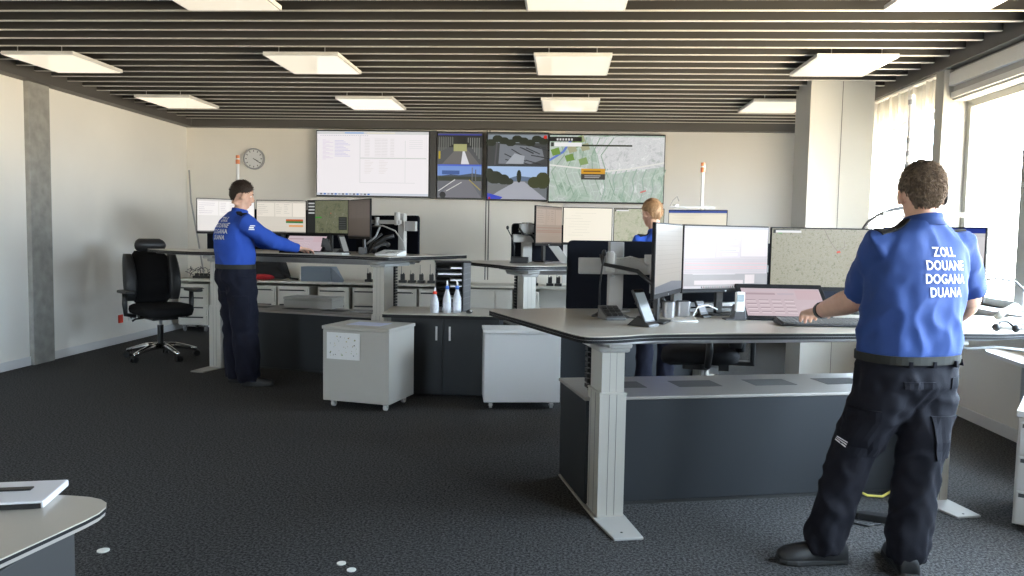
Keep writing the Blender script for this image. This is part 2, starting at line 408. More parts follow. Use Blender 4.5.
def d_cams2(s):
    s.rect(0,1,0,1,(.35,.37,.38),.95)
    s.poly([(0,.52),(1,.52),(1,.90),(0,.90)],(.22,.23,.24)); s.rect(0,1,.86,.98,(.50,.54,.58))
    for i in range(9): s.ball(((-.45+.11*i)*s.w, s.y-.004, (.36+.03*((i*5)%3))*s.h),(.07,.001,.05),glow((.12,.15,.10)),n=8)
    s.poly([(.18,.54),(.72,.54),(.95,.62),(.9,.80),(.2,.84)],(.44,.46,.49))
    rr = random.Random(3)
    for i in range(16):
        a = rr.uniform(.1,.85); b = rr.uniform(.54,.82); s.line([(a,b),(a+rr.uniform(.08,.3),b-rr.uniform(.02,.1))],.014,(.16,.17,.19))
    s.poly([(.3,.54),(.6,.54),(.62,.66),(.45,.7)],(.62,.64,.67)); s.line([(.12,.52),(.16,.95)],.02,(.3,.3,.32)); s.ball((.46*s.w,s.y-.005,.45*s.h),(.025,.001,.025),glow((.8,.15,.1)),n=8)
    s.rect(0,1,0,.5,(.40,.42,.44)); s.rect(0,1,.28,.5,(.62,.72,.86)); s.poly([(.3,.3),(.5,.36),(.8,.33),(.8,.28),(.3,.28)],(.35,.42,.52))
    s.poly([(0,0),(1,0),(.62,.27),(.42,.27)],(.62,.63,.67)); s.poly([(0,.02),(.42,.24),(.42,.27),(0,.2)],(.40,.41,.42))
    for cx, cz, rx, rz in ((.12,.33,.14,.10),(.27,.30,.10,.08),(.36,.27,.08,.05),(.53,.35,.04,.10),(.80,.26,.12,.09),(.93,.29,.12,.13),(.03,.40,.07,.07)):
        s.ball(((cx-.5)*s.w,s.y-.005,(cz-.5)*s.h),(rx*s.w,.001,rz*s.h),glow((.10,.14,.09) if cx<.7 else (.20,.22,.09)),n=10)
    s.poly([(0,0),(.22,0),(.26,.03),(0,.09)],(.12,.22,.72)); s.rect(.02,.05,.0,.03,(.7,.1,.1)); s.rect(0,1,.5,.52,(.2,.22,.25))
def d_map(s):
    s.rect(0,1,0,1,None,m=MAPG)
    s.poly([(.45,.50),(.56,.42),(.75,.48),(1,.54),(1,.98),(.35,.98),(.42,.7)],None,m=MAPC)
    rr = random.Random(5)
    for i in range(9):
        x = .08+.06*i; s.line([(x,.97),(x+.05-.02*i,.7),(x-.06,.45),(x+.02,.1)],.012,(.72,.78,.74) if i%2 else (.52,.62,.54))
    for i in range(14):
        x = .42+.042*i; s.line([(x,.02),(x+.03,.2),(x+.015,.34),(x+.05,.50)],.014,(.56,.66,.60) if i%2 else (.70,.76,.72))
    s.line([(.0,.62),(.12,.75),(.2,.96)],.03,(.35,.45,.75)); s.line([(.0,.55),(.3,.5),(.48,.46),(.7,.5),(1,.6)],.02,(.86,.86,.84))
    for i in range(8):
        a = rr.uniform(.02,.3); b = rr.uniform(.5,.9); s.poly([(a,b),(a+.07,b+.03),(a+.05,b+.13),(a-.02,b+.09)],[(.42,.55,.25),(.62,.62,.5),(.5,.6,.38)][i%3])
    s.rect(.0,.28,.905,.975,(.06,.06,.06)); s.rect(.04,.28,.83,.89,(.9,.9,.9)); s.rect(.01,.035,.83,.89,(.2,.2,.2)); s.rect(.28,.72,.835,.86,(.16,.17,.16))
    for i in range(6): s.rect(.06+.025*i,.075+.025*i,.92,.95,(.8,.8,.8))
    s.rect(.28,.49,.42,.50,(.80,.58,.13)); s.rect(.28,.49,.335,.42,(.22,.21,.20)); s.rect(.31,.44,.36,.375,(.6,.6,.6)); s.rect(.31,.45,.385,.4,(.6,.6,.6)); s.rect(.3,.45,.45,.47,(.45,.30,.08))
    s.line([(.80,.15),(.85,.18)],.02,(.8,.45,.42)); s.rect(.89,.96,.94,.96,(.85,.85,.85))
ZA, ZB = 1.925, 2.80
wall_display('leftmost big wall display, white page with faint tables', -3.45, -1.88, ZA, 2.81, d_table)
wall_display('narrow wall display with a covered road camera above a street camera', -1.75, -1.14, ZA-.01, ZB, d_cams1)
wall_display('wall display with two tree-lined road camera pictures, between narrow display and map', -1.055, -.235, ZA-.02, ZB, d_cams2)
wall_display('rightmost big wall display showing a green and grey map', -.205, 1.35, ZA-.04, 2.785, d_map)
tag(MB().box(-1.86,-1.77,10.79,10.93,1.90,2.83,VB).build('display_filler', bevel=.003), 'black vertical filler strip between the white page display and the camera displays', 'panel')

# ------------------------------------------------------------------ clock
c = thing('wall_clock', 'round grey-rimmed wall clock with white dial above the left monitors', 'clock', (-4.40, 10.94, 2.425), 0)
T = Matrix.Rotation(R(90), 4, 'X')
MB().lathe([(.002,0),(.15,0),(.15,.045),(.135,.05),(.13,.035),(.002,.035)], GREYP, 48, T).build('case', c, smooth='auto')
MB().lathe([(.001,.034),(.13,.034),(.13,.037),(.001,.037)], WHTP, 48, T).build('dial', c)
m = MB()
for i in range(12):
    a = i*PI/6; m.box(-.005,.005,-.0015,0,.10,.122,BLK, Matrix.Translation((0,-.038,0)) @ Matrix.Rotation(a,4,'Y'))
m.build('hour_marks', c)
MB().box(-.005,.005,-.0415,-.040,-.01,.075,BLK, Matrix.Rotation(R(118),4,'Y')).build('hour_hand', c)
MB().box(-.004,.004,-.0435,-.042,-.01,.11,BLK, Matrix.Rotation(R(122),4,'Y')).build('minute_hand', c)

# red socket, white sockets on left wall
m = MB(); m.box(0,.012,-.045,.045,-.05,.05,RED)
o = tag(m.build('wall_socket', loc=(XL, 9.2, .30), bevel=.004), 'red socket plate low on the left wall', 'socket')
m = MB(); m.box(0,.012,-.13,.13,-.04,.04,WHTP)
for k in (-.08, 0, .08): m.lathe([(.001,0),(.022,0),(.022,.002),(.001,.002)], SLOT, 14, Matrix.Translation((.012,k,0)) @ Matrix.Rotation(R(90),4,'Y'))
tag(m.build('wall_socket', loc=(XL, 9.5, .30), bevel=.003), 'white triple socket plate beside the red socket', 'socket')

# ------------------------------------------------------------------ back counter and pedestals
m = MB(); m.box(-5.32, 1.2, 10.38, 10.94, .70, .73, CABG)
tag(m.build('counter_top', bevel=.003), 'long beige worktop along the back wall over the drawer units', 'counter')
def pedestal(x0, x1, n, label, casters=False, slot=True):
    t = thing('drawer_unit', label, 'cabinet', ((x0+x1)/2, 10.42, 0), 0, 'drawer units under the back counter')
    w = x1-x0; b = .09 if casters else .03
    MB().box(-w/2, w/2, .0, .48, b, .66, CABG).build('body', t, bevel=.003)
    h = (.66-b-.03)/n
    for i in range(n):
        z = b+.01+i*h
        d = MB().box(-w/2+.02, w/2-.02, -.018, 0, z, z+h-.016, CABG).box(-w/2+.03, w/2-.06, -.0185, -.012, z+h-.045, z+h-.024, SLOT).build('drawer', t, bevel=.002)
        if i == n-1: MB().cyl((w/2-.05,-.02,z+h-.04),(w/2-.05,-.017,z+h-.04),.007,SLOT,n=10).build('lock', d)
    if casters:
        for x in (-w/2+.06, w/2-.06):
            for y in (.06, .42):
                MB().cyl((x-.012,y,.035),(x+.012,y,.035),.035,GREYP,n=14).box(x-.018,x+.018,y-.02,y+.02,.05,b,GREYP).build('caster', t)
    return t
pedestal(-5.28,-4.86,4,'beige four drawer unit on casters at the left end of the counter',True)
pedestal(-4.70,-4.32,3,'beige drawer unit under the counter behind the standing man',False)
pedestal(-4.22,-3.90,3,'beige drawer unit just right of the standing man',False)
pedestal(-3.88,-3.44,3,'beige drawer unit behind the flat white box',False)
pedestal(-3.32,-2.89,3,'beige drawer unit right of the flat white box',False)
pedestal(-2.84,-2.40,3,'beige drawer unit behind the desk leg of the left desk',False)
pedestal(-2.26,-1.96,3,'beige drawer unit right of the desk leg of the left desk',False)
pedestal(-1.93,-1.60,3,'beige drawer unit behind the letter tray tower',False)
pedestal(-.60,-.30,2,'narrow beige drawer unit behind the back desk leg',False)
pedestal(.62,1.02,3,'beige drawer unit at the right end of the counter',False)
m = MB().box(-1.50,-.66,10.42,10.9,.03,.68,CABG).box(-1.46,-.90,10.405,10.42,.06,.66,CABG).box(-.88,-.70,10.405,10.42,.06,.66,CABG)
tag(m.build('base_cabinet', bevel=.003), 'wide plain beige base cabinet under the counter right of the letter trays', 'cabinet')
def radio(x, y, label, tall):
    t = thing('radio_charger', label, 'radio charger', (x, y, .73), 0, 'radio chargers with antennas on the back counter')
    MB().box(-.05,.05,-.05,.05,0,.035,BLK).build('cradle', t, bevel=.004)
    MB().box(-.028,.028,-.018,.018,.03,.12,BLK).cyl((-.018,0,.12),(-.018,0,.12+tall),.004,BLK,r1=.0025,n=8).cyl((.012,0,.12),(.012,0,.135),.008,BLK,n=10).build('handset', t, bevel=.003)
    return t
desc = ['leftmost of the radio chargers seen right of the left desk leg','second radio charger right of the left desk leg','third radio charger right of the left desk leg','fourth radio charger right of the left desk leg','fifth radio charger right of the left desk leg','radio charger nearest the letter tray tower']
for i, px in enumerate((-2.19,-2.06,-1.93,-1.79,-1.62,-1.48)): radio(px, 10.62, 'black '+desc[i], (.11,.05,.13,.14,.10,.05)[i])
radio(-2.66,10.62,'black radio charger on the counter left of the left desk leg, with thin antenna',.07); radio(-2.50,10.62,'black radio charger directly left of the left desk leg',.05)
for i, (px, q) in enumerate(((-.50,.08),(-.37,.07),(-.16,.03),(-.05,.06))): radio(px, 10.62, 'black radio charger right of the back desk leg, %s' % ['nearest the leg','second from the leg','third from the leg','farthest from the leg'][i], q)
t = thing('cable_bundle', 'black plugs and tangled cables on the counter behind the office chair', 'cables', (-5.0,10.6,.73))
m = MB(); m.box(-.15,.2,-.03,.03,0,.035,BLK)
for i in range(5): m.box(-.12+.065*i,-.08+.065*i,-.025,.025,.035,.07,BLK)
m.build('power_strip', t, bevel=.004)
m = MB(); rr = random.Random(2)
for i in range(7):
    p = [(-.2+.06*i+rr.uniform(-.02,.02),rr.uniform(-.08,.08),.04)]
    for k in range(6): p.append((p[-1][0]+rr.uniform(-.06,.06), rr.uniform(-.08,.1), .05+.12*math.sin(PI*(k+1)/7)*rr.uniform(.3,1)))
    m.tube(p, .004, BLK, 6)
m.build('cable', t, smooth=True)
# bag on counter
BAG = mat('bag_black', (.015,.015,.017), rough=.8, bump=.4, bscale=40); BAGR = mat('bag_red', (.45,.02,.025), rough=.7)
t = thing('bag', 'black soft bag with red base on the back counter behind the standing man', 'bag', (-4.06,10.62,.73))
o = MB().add([(-.27,-.14,.02),(.27,-.14,.02),(.27,.14,.02),(-.27,.14,.02),(-.25,-.11,.25),(.20,-.11,.27),(.20,.11,.27),(-.25,.11,.25)],[(0,3,2,1),(4,5,6,7),(0,1,5,4),(1,2,6,5),(2,3,7,6),(3,0,4,7)],BAG).build('body', t, bevel=.04)
MB().ball((-.06,-.10,.045),(.19,.08,.045),BAGR,n=16).build('base', t, smooth=True)
MB().tube([(.1,-.1,.2),(.22,-.14,.12),(.33,-.1,.03),(.42,-.05,.015)],.016,BAG,8).build('strap', t, smooth=True)
# light blue folding stand
LB = mat('pale_blue_board', (.25,.31,.38), rough=.5)
t = thing('document_box', 'pale blue-grey box with an open side flap on the back counter', 'box', (-3.30,10.56,.73), R(-3))
MB().box(-.26,.16,-.12,.12,0,.2,LB).build('body', t, bevel=.004)
m = MB(); m.add([(.17,-.12,.2),(.17,-.12,0),(.36,-.2,0),(.37,-.19,.03)],[(0,1,2,3)],LB); m.add([(.17,.1,.2),(.17,.1,0),(.36,-.18,0),(.37,-.17,.03)],[(3,2,1,0)],LB)
m.add([(.17,-.12,.2),(.17,.1,.2),(.37,-.17,.03),(.37,-.19,.03)],[(0,1,2,3)],LB); m.build('flap', t)

# thin rod with cable in the back left corner
tag(MB().tube([(-5.32,10.85,2.25),(-5.30,10.86,1.8),(-5.22,10.88,1.3),(-5.12,10.86,.75)],.012,LGREY,8).build('hanging_cable', smooth=True), 'pale cable hanging in the back left corner of the room', 'cable')
# ------------------------------------------------------------------ desks
TOPP = [(-.15,-.41),(.02,-.40),(.20,-.32),(.46,-.305),(.88,-.318),(1.32,-.32),(1.89,-.36),(2.25,-.40),(3.0,-.0),(2.80,.42),(2.15,1.06),(.149,1.035),(-.40,.875)]
TOPR = [.10,.1,.1,.15,.2,.2,.2,.3,.08,.1,.3,.2,.03]
UW = 1.99
def mir(p, flip): return [(UW-x, y) for x, y in p] if flip else p
def inset(pts, d):
    cx = sum(p[0] for p in pts)/len(pts); cy = sum(p[1] for p in pts)/len(pts)
    return [(p[0]+(cx-p[0])*d, p[1]+(cy-p[1])*d) for p in pts]
def desk(name, label, loc, rot, zt, flip, group='height adjustable desks'):
    t = thing(name, label, 'desk', (loc[0], loc[1], 0), R(rot), group)
    P = fillet(mir(TOPP, flip), TOPR)
    MB().prism(P, zt-.005, zt, LAM).build('tabletop', t)
    MB().prism(inset(P,-.001), zt-.019, zt-.005, EDGE).prism(inset(P,.001), zt-.0205, zt-.019, GREYP).prism(inset(P,-.001), zt-.034, zt-.0205, EDGE).build('edge_band', t)
    MB().prism(inset(P,.06), zt-.042, zt-.034, GREYP).build('underlayer', t)
    b = MB(); b.box(.05, UW-.05, .03, .08, zt-.10, zt-.045, GREYP); b.box(.05, UW-.05, .50, .55, zt-.10, zt-.045, GREYP)
    b.build('frame_rail', t, bevel=.004)
    for side in (0, 1):
        u0 = -.003 if side == 0 else UW-.137
        lg = MB(); lg.box(u0, u0+.137, -.222, -.01, .012, .64, ALU)
        for g in (.05, .088): lg.box(u0+g-.0015, u0+g+.0015, -.2235, -.2215, .02, .64, ALUD)
        for g in (-.07, -.15): 
            for uu in (u0-.0015, u0+.137): lg.box(uu, uu+.0015, g-.003, g+.003, .02, .64, ALUD)
        lg.box(u0-.003, u0+.140, -.225, -.007, .633, .642, ALU)
        L = lg.build('leg', t, bevel=.004)
        up = MB(); up.box(u0+.01, u0+.127, -.212, -.02, .62, zt-.10, ALU)
        for g in (.052, .086): up.box(u0+g-.001, u0+g+.001, -.2132, -.2118, .645, zt-.10, ALUD)
        up.build('inner_column', L, bevel=.003)
        MB().prism([(u0-.012,-.235),(u0+.15,-.235),(u0+.15,.3),(u0-.012,.3)], zt-.105, zt-.072, LGREY).prism([(u0+.01,-.33),(u0+.127,-.33),(u0+.16,.55),(u0-.02,.55)], zt-.072, zt-.042, LGREY).build('top_bracket', L, bevel=.012)
        s = 1 if side == 0 else -1
        a, c = (u0-.02, u0+.15)
        ft = [(a+.02,-.50),(a+.165,-.50),(c,-.2),(c,.5),(a,.5),(a,-.25)] if side == 0 else [(a+.02,-.46),(c-.01,-.46),(c,-.2),(c,.5),(a,.5),(a,-.25)]
        F = MB().prism(ft, 0, .012, SILV if False else LGREY).build('foot_plate', t, bevel=.003)
        MB().cyl((a+.08,-.43,.011),(a+.08,-.43,.0135),.006,SLOT,n=10).build('screw', F)
    u0 = .0 if not flip else UW-.06
    cc = MB(); z = .62
    while z < zt-.1:
        cc.box(u0, u0+.05, .02, .07, z, z+.02, BLK); z += .028
    cc.box(u0+.015, u0+.035, .03, .06, .6, zt-.09, BLK)
    cc.build('cable_chain', t)
    return t
def plinth(label, loc, rot, h=.585):
    t = thing('desk_plinth', label, 'cabinet', (loc[0], loc[1], 0), R(rot), 'dark equipment plinths under the desks')
    MB().box(-.02, UW-.05, -.04, .50, .02, h-.02, DARK).box(-.01, UW-.06, -.03, .49, .0, .02, SLOT).build('body', t, bevel=.003)
    MB().box(-.032, UW-.038, -.052, .51, h-.018, h, PLT).build('top_panel', t, bevel=.004)
    for u in (.26, .71, 1.17, 1.62):
        v = MB().box(u-.13, u+.13, .17, .35, h-.001, h+.0015, VENT)
        v.build('vent', t)
    return t
NR = (0.150, 4.06); NROT = 14.2; ZN = .95
LR = (-3.53, 7.93); LROT = -14.6; ZL = 1.195
BR = (-.425, 7.257); BROT = 20; ZBK = 1.143
desk('standing_desk', 'large near desk in the right foreground with beige top and silver lifting legs', NR, NROT, ZN, False)
desk('standing_desk', 'raised desk at the left where the man in the long-sleeved blue shirt stands', LR, LROT, ZL, True)
desk('standing_desk', 'raised desk in the middle background beyond the near desk', BR, BROT, ZBK, False)
plinth('dark grey equipment plinth with vented beige top under the near desk', (NR[0], NR[1]), NROT)
plinth('dark grey equipment plinth under the raised left desk, a flat white box on it', (LR[0], LR[1]), LROT, .60)
plinth('dark grey equipment plinth under the middle background desk', (BR[0], BR[1]), BROT)

# ------------------------------------------------------------------ rolling cabinets
def trolley(label, loc, rot, w, d, mtl, paper=False):
    t = thing('rolling_cabinet', label, 'cabinet', (*loc, 0), R(rot), 'white cabinets on casters')
    H = .665 if paper else .65
    MB().box(0, w, 0, d, .06, H-.03, mtl).build('body', t, bevel=.003)
    MB().box(-.008, w+.008, -.008, d+.008, H-.027, H, mtl).build('lid', t, bevel=.004)
    for x in (.06, w-.06):
        for y in (.07, d-.07):
            c = MB(); c.cyl((x-.012,y,.027),(x+.012,y,.027),.027,WHTP,n=18)
            c.cyl((x-.02,y,.027),(x+.02,y,.027),.009,SILV,n=10); c.box(x-.02,x+.02,y-.02,y+.02,.045,.062,GREYP); c.build('caster', t)
    return t
WHT2 = mat('grey_beige_shade', (.46,.445,.41), rough=.4)  # shade put into the colour: white trolley front turned from the windows
tr1 = trolley('shade-toned white rolling cabinet with a speckled paper on its front, left of the dark cabinet', (-1.906, 6.121), -13.6, .585, .47, WHT2, True)
tr2 = trolley('plain white rolling cabinet right of the dark two-door cabinet', (-.609, 6.203), 8.4, .62, .34, WHT)
T1 = Matrix.Translation((-1.906, 6.121, 0)) @ Matrix.Rotation(R(-13.6), 4, 'Z')
p = MB(); p.box(.04,.335,-.0105,-.0085,.40,.615,PAPER); rr = random.Random(4)
DOTS = [mat('ink_dark', (.1,.1,.12), rough=.8), mat('ink_brown', (.3,.2,.1), rough=.8), mat('ink_green', (.25,.35,.12), rough=.8), mat('ink_ochre', (.5,.42,.15), rough=.8)]
for i in range(36):
    x = rr.uniform(.06,.31); z = rr.uniform(.42,.59); s = rr.uniform(.002,.006)
    p.box(x-s, x+s, -.0108, -.0105, z-s*.7, z+s*.7, DOTS[i%4])
o = p.build('notice_sheet'); o.location = T1.translation; o.rotation_euler = (0,0,R(-13.6)); tag(o, 'white paper sheet with small coloured specks taped to the rolling cabinet front', 'paper')
PAPB = mat('paper_bluish', (.58,.62,.80), rough=.5)
o = MB().box(.14,.44,.12,.34,.6655,.6675,PAPB).build('paper_sheet'); o.location = T1.translation; o.rotation_euler = (0,0,R(-14)); tag(o, 'pale bluish sheet lying on top of the left rolling cabinet', 'paper')

HNDL = mat('handle_satin', (.62,.62,.60), rough=.5, metal=.3)
# dark two-door cabinet with worktop
t = thing('double_door_cabinet', 'anthracite cabinet with two doors and a beige worktop between the rolling cabinets', 'cabinet', (-1.475, 6.62, 0), R(1))
MB().box(.01, .95, .02, .56, .02, .69, DARK).build('body', t, bevel=.003)
for k, (a, b) in enumerate(((.012,.463),(.467,.948))):
    d = MB().box(a, b, 0, .02, .04, .685, DARK).build('door', t, bevel=.002)
    hx = .41 if k == 0 else .525
    h = MB(); h.box(hx-.008, hx+.008, -.028, -.02, .50, .62, HNDL); h.box(hx-.006, hx+.006, -.021, .0, .505, .515, CHRM); h.box(hx-.006, hx+.006, -.021, .0, .605, .615, CHRM); h.build('handle', d)
MB().prism(fillet([(-.06,-.06),(1.04,-.06),(1.1,.62),(-.10,.62)],[.04,.04,.02,.02]), .718, .725, LAM).build('worktop', t)
MB().prism(fillet([(-.06,-.06),(1.04,-.06),(1.1,.62),(-.10,.62)],[.04,.04,.02,.02]), .69, .718, EDGE).build('edge_band', t)
# spray bottles
BOT = mat('bottle_plastic', (.78,.81,.86), rough=.35, trans=.35); BOTL = mat('bottle_label', (.70,.72,.78), rough=.6)
def bottle(x, y, h, cap, label):
    t = thing('spray_bottle', label, 'bottle', (x, y, .725), 0, 'bottles on the dark cabinet')
    k = h/.28
    MB().lathe([(.001,0),(.036,0),(.038,.01*k),(.038,.11*k),(.030,.15*k),(.016,.19*k),(.014,.205*k),(.001,.205*k)], BOT, 24).build('body', t, smooth=True)
    MB().lathe([(.0385,.03*k),(.039,.032*k),(.039,.09*k),(.0385,.092*k)], BOTL, 24).build('label_band', t, smooth=True)
    MB().lathe([(.001,.203*k),(.018,.203*k),(.018,.225*k),(.012,.235*k),(.001,.235*k)], cap, 20).build('collar', t, smooth=True)
    MB().lathe([(.001,.23*k),(.011,.23*k),(.008,.265*k),(.004,.28*k),(.001,.28*k)], WHTP, 16).build('nozzle', t, smooth=True)
bottle(-1.105, 6.74, .225, RED, 'shorter white bottle with a red collar, left of the other two')
bottle(-1.00, 6.76, .285, BLUEC, 'middle tall bottle with blue collar on the dark cabinet')
bottle(-.915, 6.78, .285, BLUEC, 'rightmost tall bottle with blue collar, in front of the letter trays')
m = MB(); m.ball((0,0,.016),(.03,.042,.018),BLK,n=14); m.ball((.012,-.02,.022),(.014,.014,.012),SILV,n=8)
tag(m.build('computer_mouse', loc=(-.80,6.74,.725), smooth=True), 'black computer mouse on the dark cabinet beside the bottles', 'mouse')
# letter tray tower
t = thing('letter_tray_tower', 'tall stack of black letter trays with a grey side panel behind the bottles', 'letter trays', (-.985, 6.97, .725), R(10))
n = 8; hh = .43/n
for i in range(n):
    z = i*hh
    m = MB(); m.box(-.15,.09,-.12,.18,z,z+.005,BLK); m.box(-.15,-.145,-.12,.18,z,z+hh*.55,BLK); m.box(.085,.09,-.12,.18,z,z+hh*.9,BLK); m.box(-.15,.09,.175,.18,z,z+hh*.95,BLK)
    q = m.build('tray', t)
    if i % 2 == 0 or i > 4:
        MB().box(-.02 if i%3 else -.13,.08,-.125,.15,z+.006,z+.018,PAPER).build('papers', q)
m = MB(); m.box(.095,.16,-.11,.18,0,.435,mat('tower_grey',(.17,.17,.175),rough=.5))
for i in range(n): m.add([(.096,-.1105,i*hh+.01),(.16,-.1105,i*hh+.03),(.16,-.1105,i*hh+.032),(.096,-.1105,i*hh+.012)],[(0,1,2,3)],GREYP)
m.build('side_panel', t); MB().box(-.16,.165,-.12,.185,.435,.447,BLK).build('cover', t, bevel=.003)
# white flat box on the left plinth
t = thing('flat_box', 'flat light grey box lying on the left dark plinth', 'box', (-2.95,8.10,.60), R(-8))
MB().box(0,.55,0,.30,0,.085,WHT2).build('base', t, bevel=.004); MB().box(-.004,.554,-.004,.304,.088,.115,WHT2).build('lid', t, bevel=.004)
tag(MB().box(0,.3,0,.2,0,.012,GREYP).build('grey_folder', loc=(-2.15,7.78,.601), rot=(0,0,R(-10)), bevel=.003), 'thin grey folder on the left plinth between flat box and desk leg', 'folder')

# ------------------------------------------------------------------ monitors
GN, GL, GB = 'monitors on the near desk', 'monitors on the left desk', 'monitors on the middle background desk'
MBZ = mat('monitor_bezel', (.010,.010,.011), rough=.6, spec=.2)
def monitor(label, pl, pr, zc, h, draw, group, logo=False, z_off=0):
    dx, dy = pr[0]-pl[0], pr[1]-pl[1]; w = math.hypot(dx, dy); a = math.atan2(dy, dx)
    t = thing('monitor', label, 'monitor', ((pl[0]+pr[0])/2, (pl[1]+pr[1])/2, zc), a, group)
    MB().box(-w/2, w/2, 0, .02, -h/2, h/2, MBZ).box(-w*.3, w*.3, .015, .05, -h*.3, h*.3, MBZ).build('casing', t, bevel=.004)
    s = Scr(w-.014, h-.035, -.001); draw(s); o = s.build('screen', t); o.location.z = .009
    zd = {GN: ZN, GL: ZL, GB: ZBK}[group]-zc
    MB().box(-.025,.025,.05,.075,zd+.012,.05,BLK).box(-.09,.09,.0,.12,zd+.001,zd+.012,BLK).build('stand', t, bevel=.003)
    if logo:
        o = MB().cyl((0,-.002,0),(0,0,0),.006,SILV,n=16).build('emblem', t); o.location = (0,0,-h/2+.009)
    return t
def ui(bg, body, acc=(.5,.5,.52), seed=1, pink=None, top=None, green=False):
    def f(s):
        r = random.Random(seed)
        s.rect(0,1,0,1,bg,.95)
        if top: s.rect(0,1,.92,1,top)
        else: s.rect(0,1,.95,1,tuple(x*.88 for x in bg))
        s.rect(.01,.36,.50,.93,body); s.rect(.38,.72,.50,.93,body); s.rect(.74,.985,.50,.93,tuple(min(1,x*1.02) for x in body))
        for i in range(6): s.rect(.03,.03+r.uniform(.08,.28),.87-.06*i,.878-.06*i,acc)
        for i in range(6): s.rect(.40,.40+r.uniform(.05,.12),.88-.055*i,.888-.055*i,acc); s.rect(.56,.56+r.uniform(.05,.12),.88-.055*i,.888-.055*i,acc)
        for k, i in enumerate(range(7)):
            s.rect(.01,.98,.455-.04*i,.47-.04*i,pink if (pink and i in (1,3,4)) else tuple(x*.93 for x in body))
        if green:
            s.rect(.60,.95,.36,.42,(.70,.32,.12)); s.rect(.60,.95,.30,.36,(.08,.42,.16)); s.rect(.66,.95,.18,.24,(.85,.60,.35))
        s.rect(0,1,0,.03,tuple(x*.7 for x in bg))
        for i in range(16): s.rect(.22+.024*i,.235+.024*i,.006,.025,(.15,.15,.2))
    return f
WHTS=(.88,.86,.86)
def u_near(s):
    s.rect(0,1,0,1,(.80,.77,.80),.95); s.rect(0,1,.965,1,(.66,.65,.67))
    s.rect(.01,.36,.50,.95,(.86,.84,.87)); s.rect(.37,.66,.50,.95,(.83,.80,.84)); s.rect(.67,.99,.52,.95,(.88,.85,.88))
    for i in range(7): s.rect(.03,.05+.04*((i*3)%4+1),.90-.03*i,.907-.03*i,(.62,.60,.66))
    for (a,b,c,d) in ((.38,.50,.88,.91),(.38,.50,.83,.86),(.52,.62,.88,.91),(.39,.62,.72,.77),(.40,.64,.60,.66),(.44,.62,.53,.57),(.56,.65,.78,.83)): s.rect(a,b,c,d,(.92,.91,.93)); s.rect(a+.01,b-.03,c+.012,c+.018,(.55,.53,.58))
    for i in range(8): s.rect(.01,.99,.455-.028*i,.468-.028*i,(.84,.70,.72) if i in (2,4,5) else (.74,.72,.75))
    s.rect(0,1,.04,.235,(.62,.61,.63)); s.rect(.12,.70,.06,.13,(.84,.80,.82)); s.rect(.72,.84,.07,.22,(.86,.82,.83)); s.rect(.1,.6,.225,.235,(.85,.84,.86)); s.rect(0,1,.0,.04,(.76,.74,.77))
    for i in range(16): s.rect(.20+.026*i,.215+.026*i,.006,.034,[(.12,.12,.15),(.4,.2,.2),(.15,.3,.2)][i%3])
    s.rect(.2,.62,.004,.012,(.3,.3,.33))
def u_strip(s):
    s.rect(0,1,0,1,(.66,.64,.60),.9); 
    for i in range(10): s.rect(.05,.95,.9-.07*i,.905-.07*i,(.56,.54,.50))
    s.poly([(0,.0),(1,0),(1,.12),(.6,.15),(0,.1)],(.36,.38,.42))
def u_map(m, dark=False):
    def f(s):
        s.rect(0,1,0,1,None,m=m)
        if dark:
            s.rect(0,.2,0,1,(.10,.11,.12))
            for i in range(4): s.rect(.03,.18,.90-.1*i,.94-.1*i,(.75,.76,.76))
            s.rect(.2,.36,.46,.50,(.12,.55,.12)); s.rect(.78,.98,.1,.5,(.12,.13,.13)); s.rect(.58,.60,.60,.63,(.7,.3,.25))
            for i in range(5): s.rect(.80,.95,.15+.07*i,.17+.07*i,(.3,.3,.3))
        else:
            s.rect(.01,.035,.92,.985,(.12,.14,.13)); s.rect(.035,.29,.93,.97,(.88,.88,.88)); s.rect(.03,.28,.97,.99,(.18,.2,.2)); s.rect(.06,.1,.915,.925,(.2,.7,.3))
            s.line([(.52,.99),(.57,.82),(.62,.7),(.66,.62)],.003,(.45,.42,.40)); s.line([(.66,.62),(.73,.70),(.72,.8)],.003,(.5,.48,.45))
            s.poly([(.65,.59),(.69,.60),(.68,.63),(.65,.62)],(.85,.28,.15))
    return f
def u_plain(c, seed, top=None):
    def f(s):
        r = random.Random(seed); s.rect(0,1,0,1,c,.95)
        if top: s.rect(0,1,.93,1,top); s.rect(0,1,.88,.93,tuple(x*.93 for x in c))
        for i in range(9):
            a = r.uniform(.03,.3); s.rect(a,a+r.uniform(.1,.5),.85-.08*i,.856-.08*i,tuple(x*.84 for x in c))
    return f
monitor('steeply angled leftmost monitor of the near desk, showing a pale blank page', (.470,4.0), (.694,4.59), 1.298, .395, u_strip, GN, True)
monitor('near desk monitor with a pinkish-white form and tables', (.703,4.62), (1.28,4.96), 1.295, .405, u_near, GN, True)
monitor('near desk monitor showing a beige-green map, beside the right man\'s shoulder', (1.295,4.97), (1.93,5.0), 1.298, .395, u_map(MAPN), GN)
monitor('near desk monitor with blue title bar, right of the man in the short-sleeved shirt', (1.93,4.87), (2.264,4.34), 1.30, .41, u_plain((.86,.85,.86),3,(.08,.2,.55)), GN)
monitor('leftmost white monitor of the left desk, partly behind the man', (-4.063,8.45), (-3.54,8.80), 1.565, .395, ui((.90,.88,.86),(.93,.91,.90),(.7,.66,.7),2), GL)
monitor('left desk monitor with green and orange bars on white tables', (-3.525,8.80), (-2.934,8.79), 1.567, .395, ui((.82,.79,.74),(.88,.85,.80),(.66,.64,.6),3,green=True), GL)
monitor('left desk monitor showing a dark green map', (-2.919,8.77), (-2.37,8.52), 1.570, .395, u_map(MAPD, True), GL)
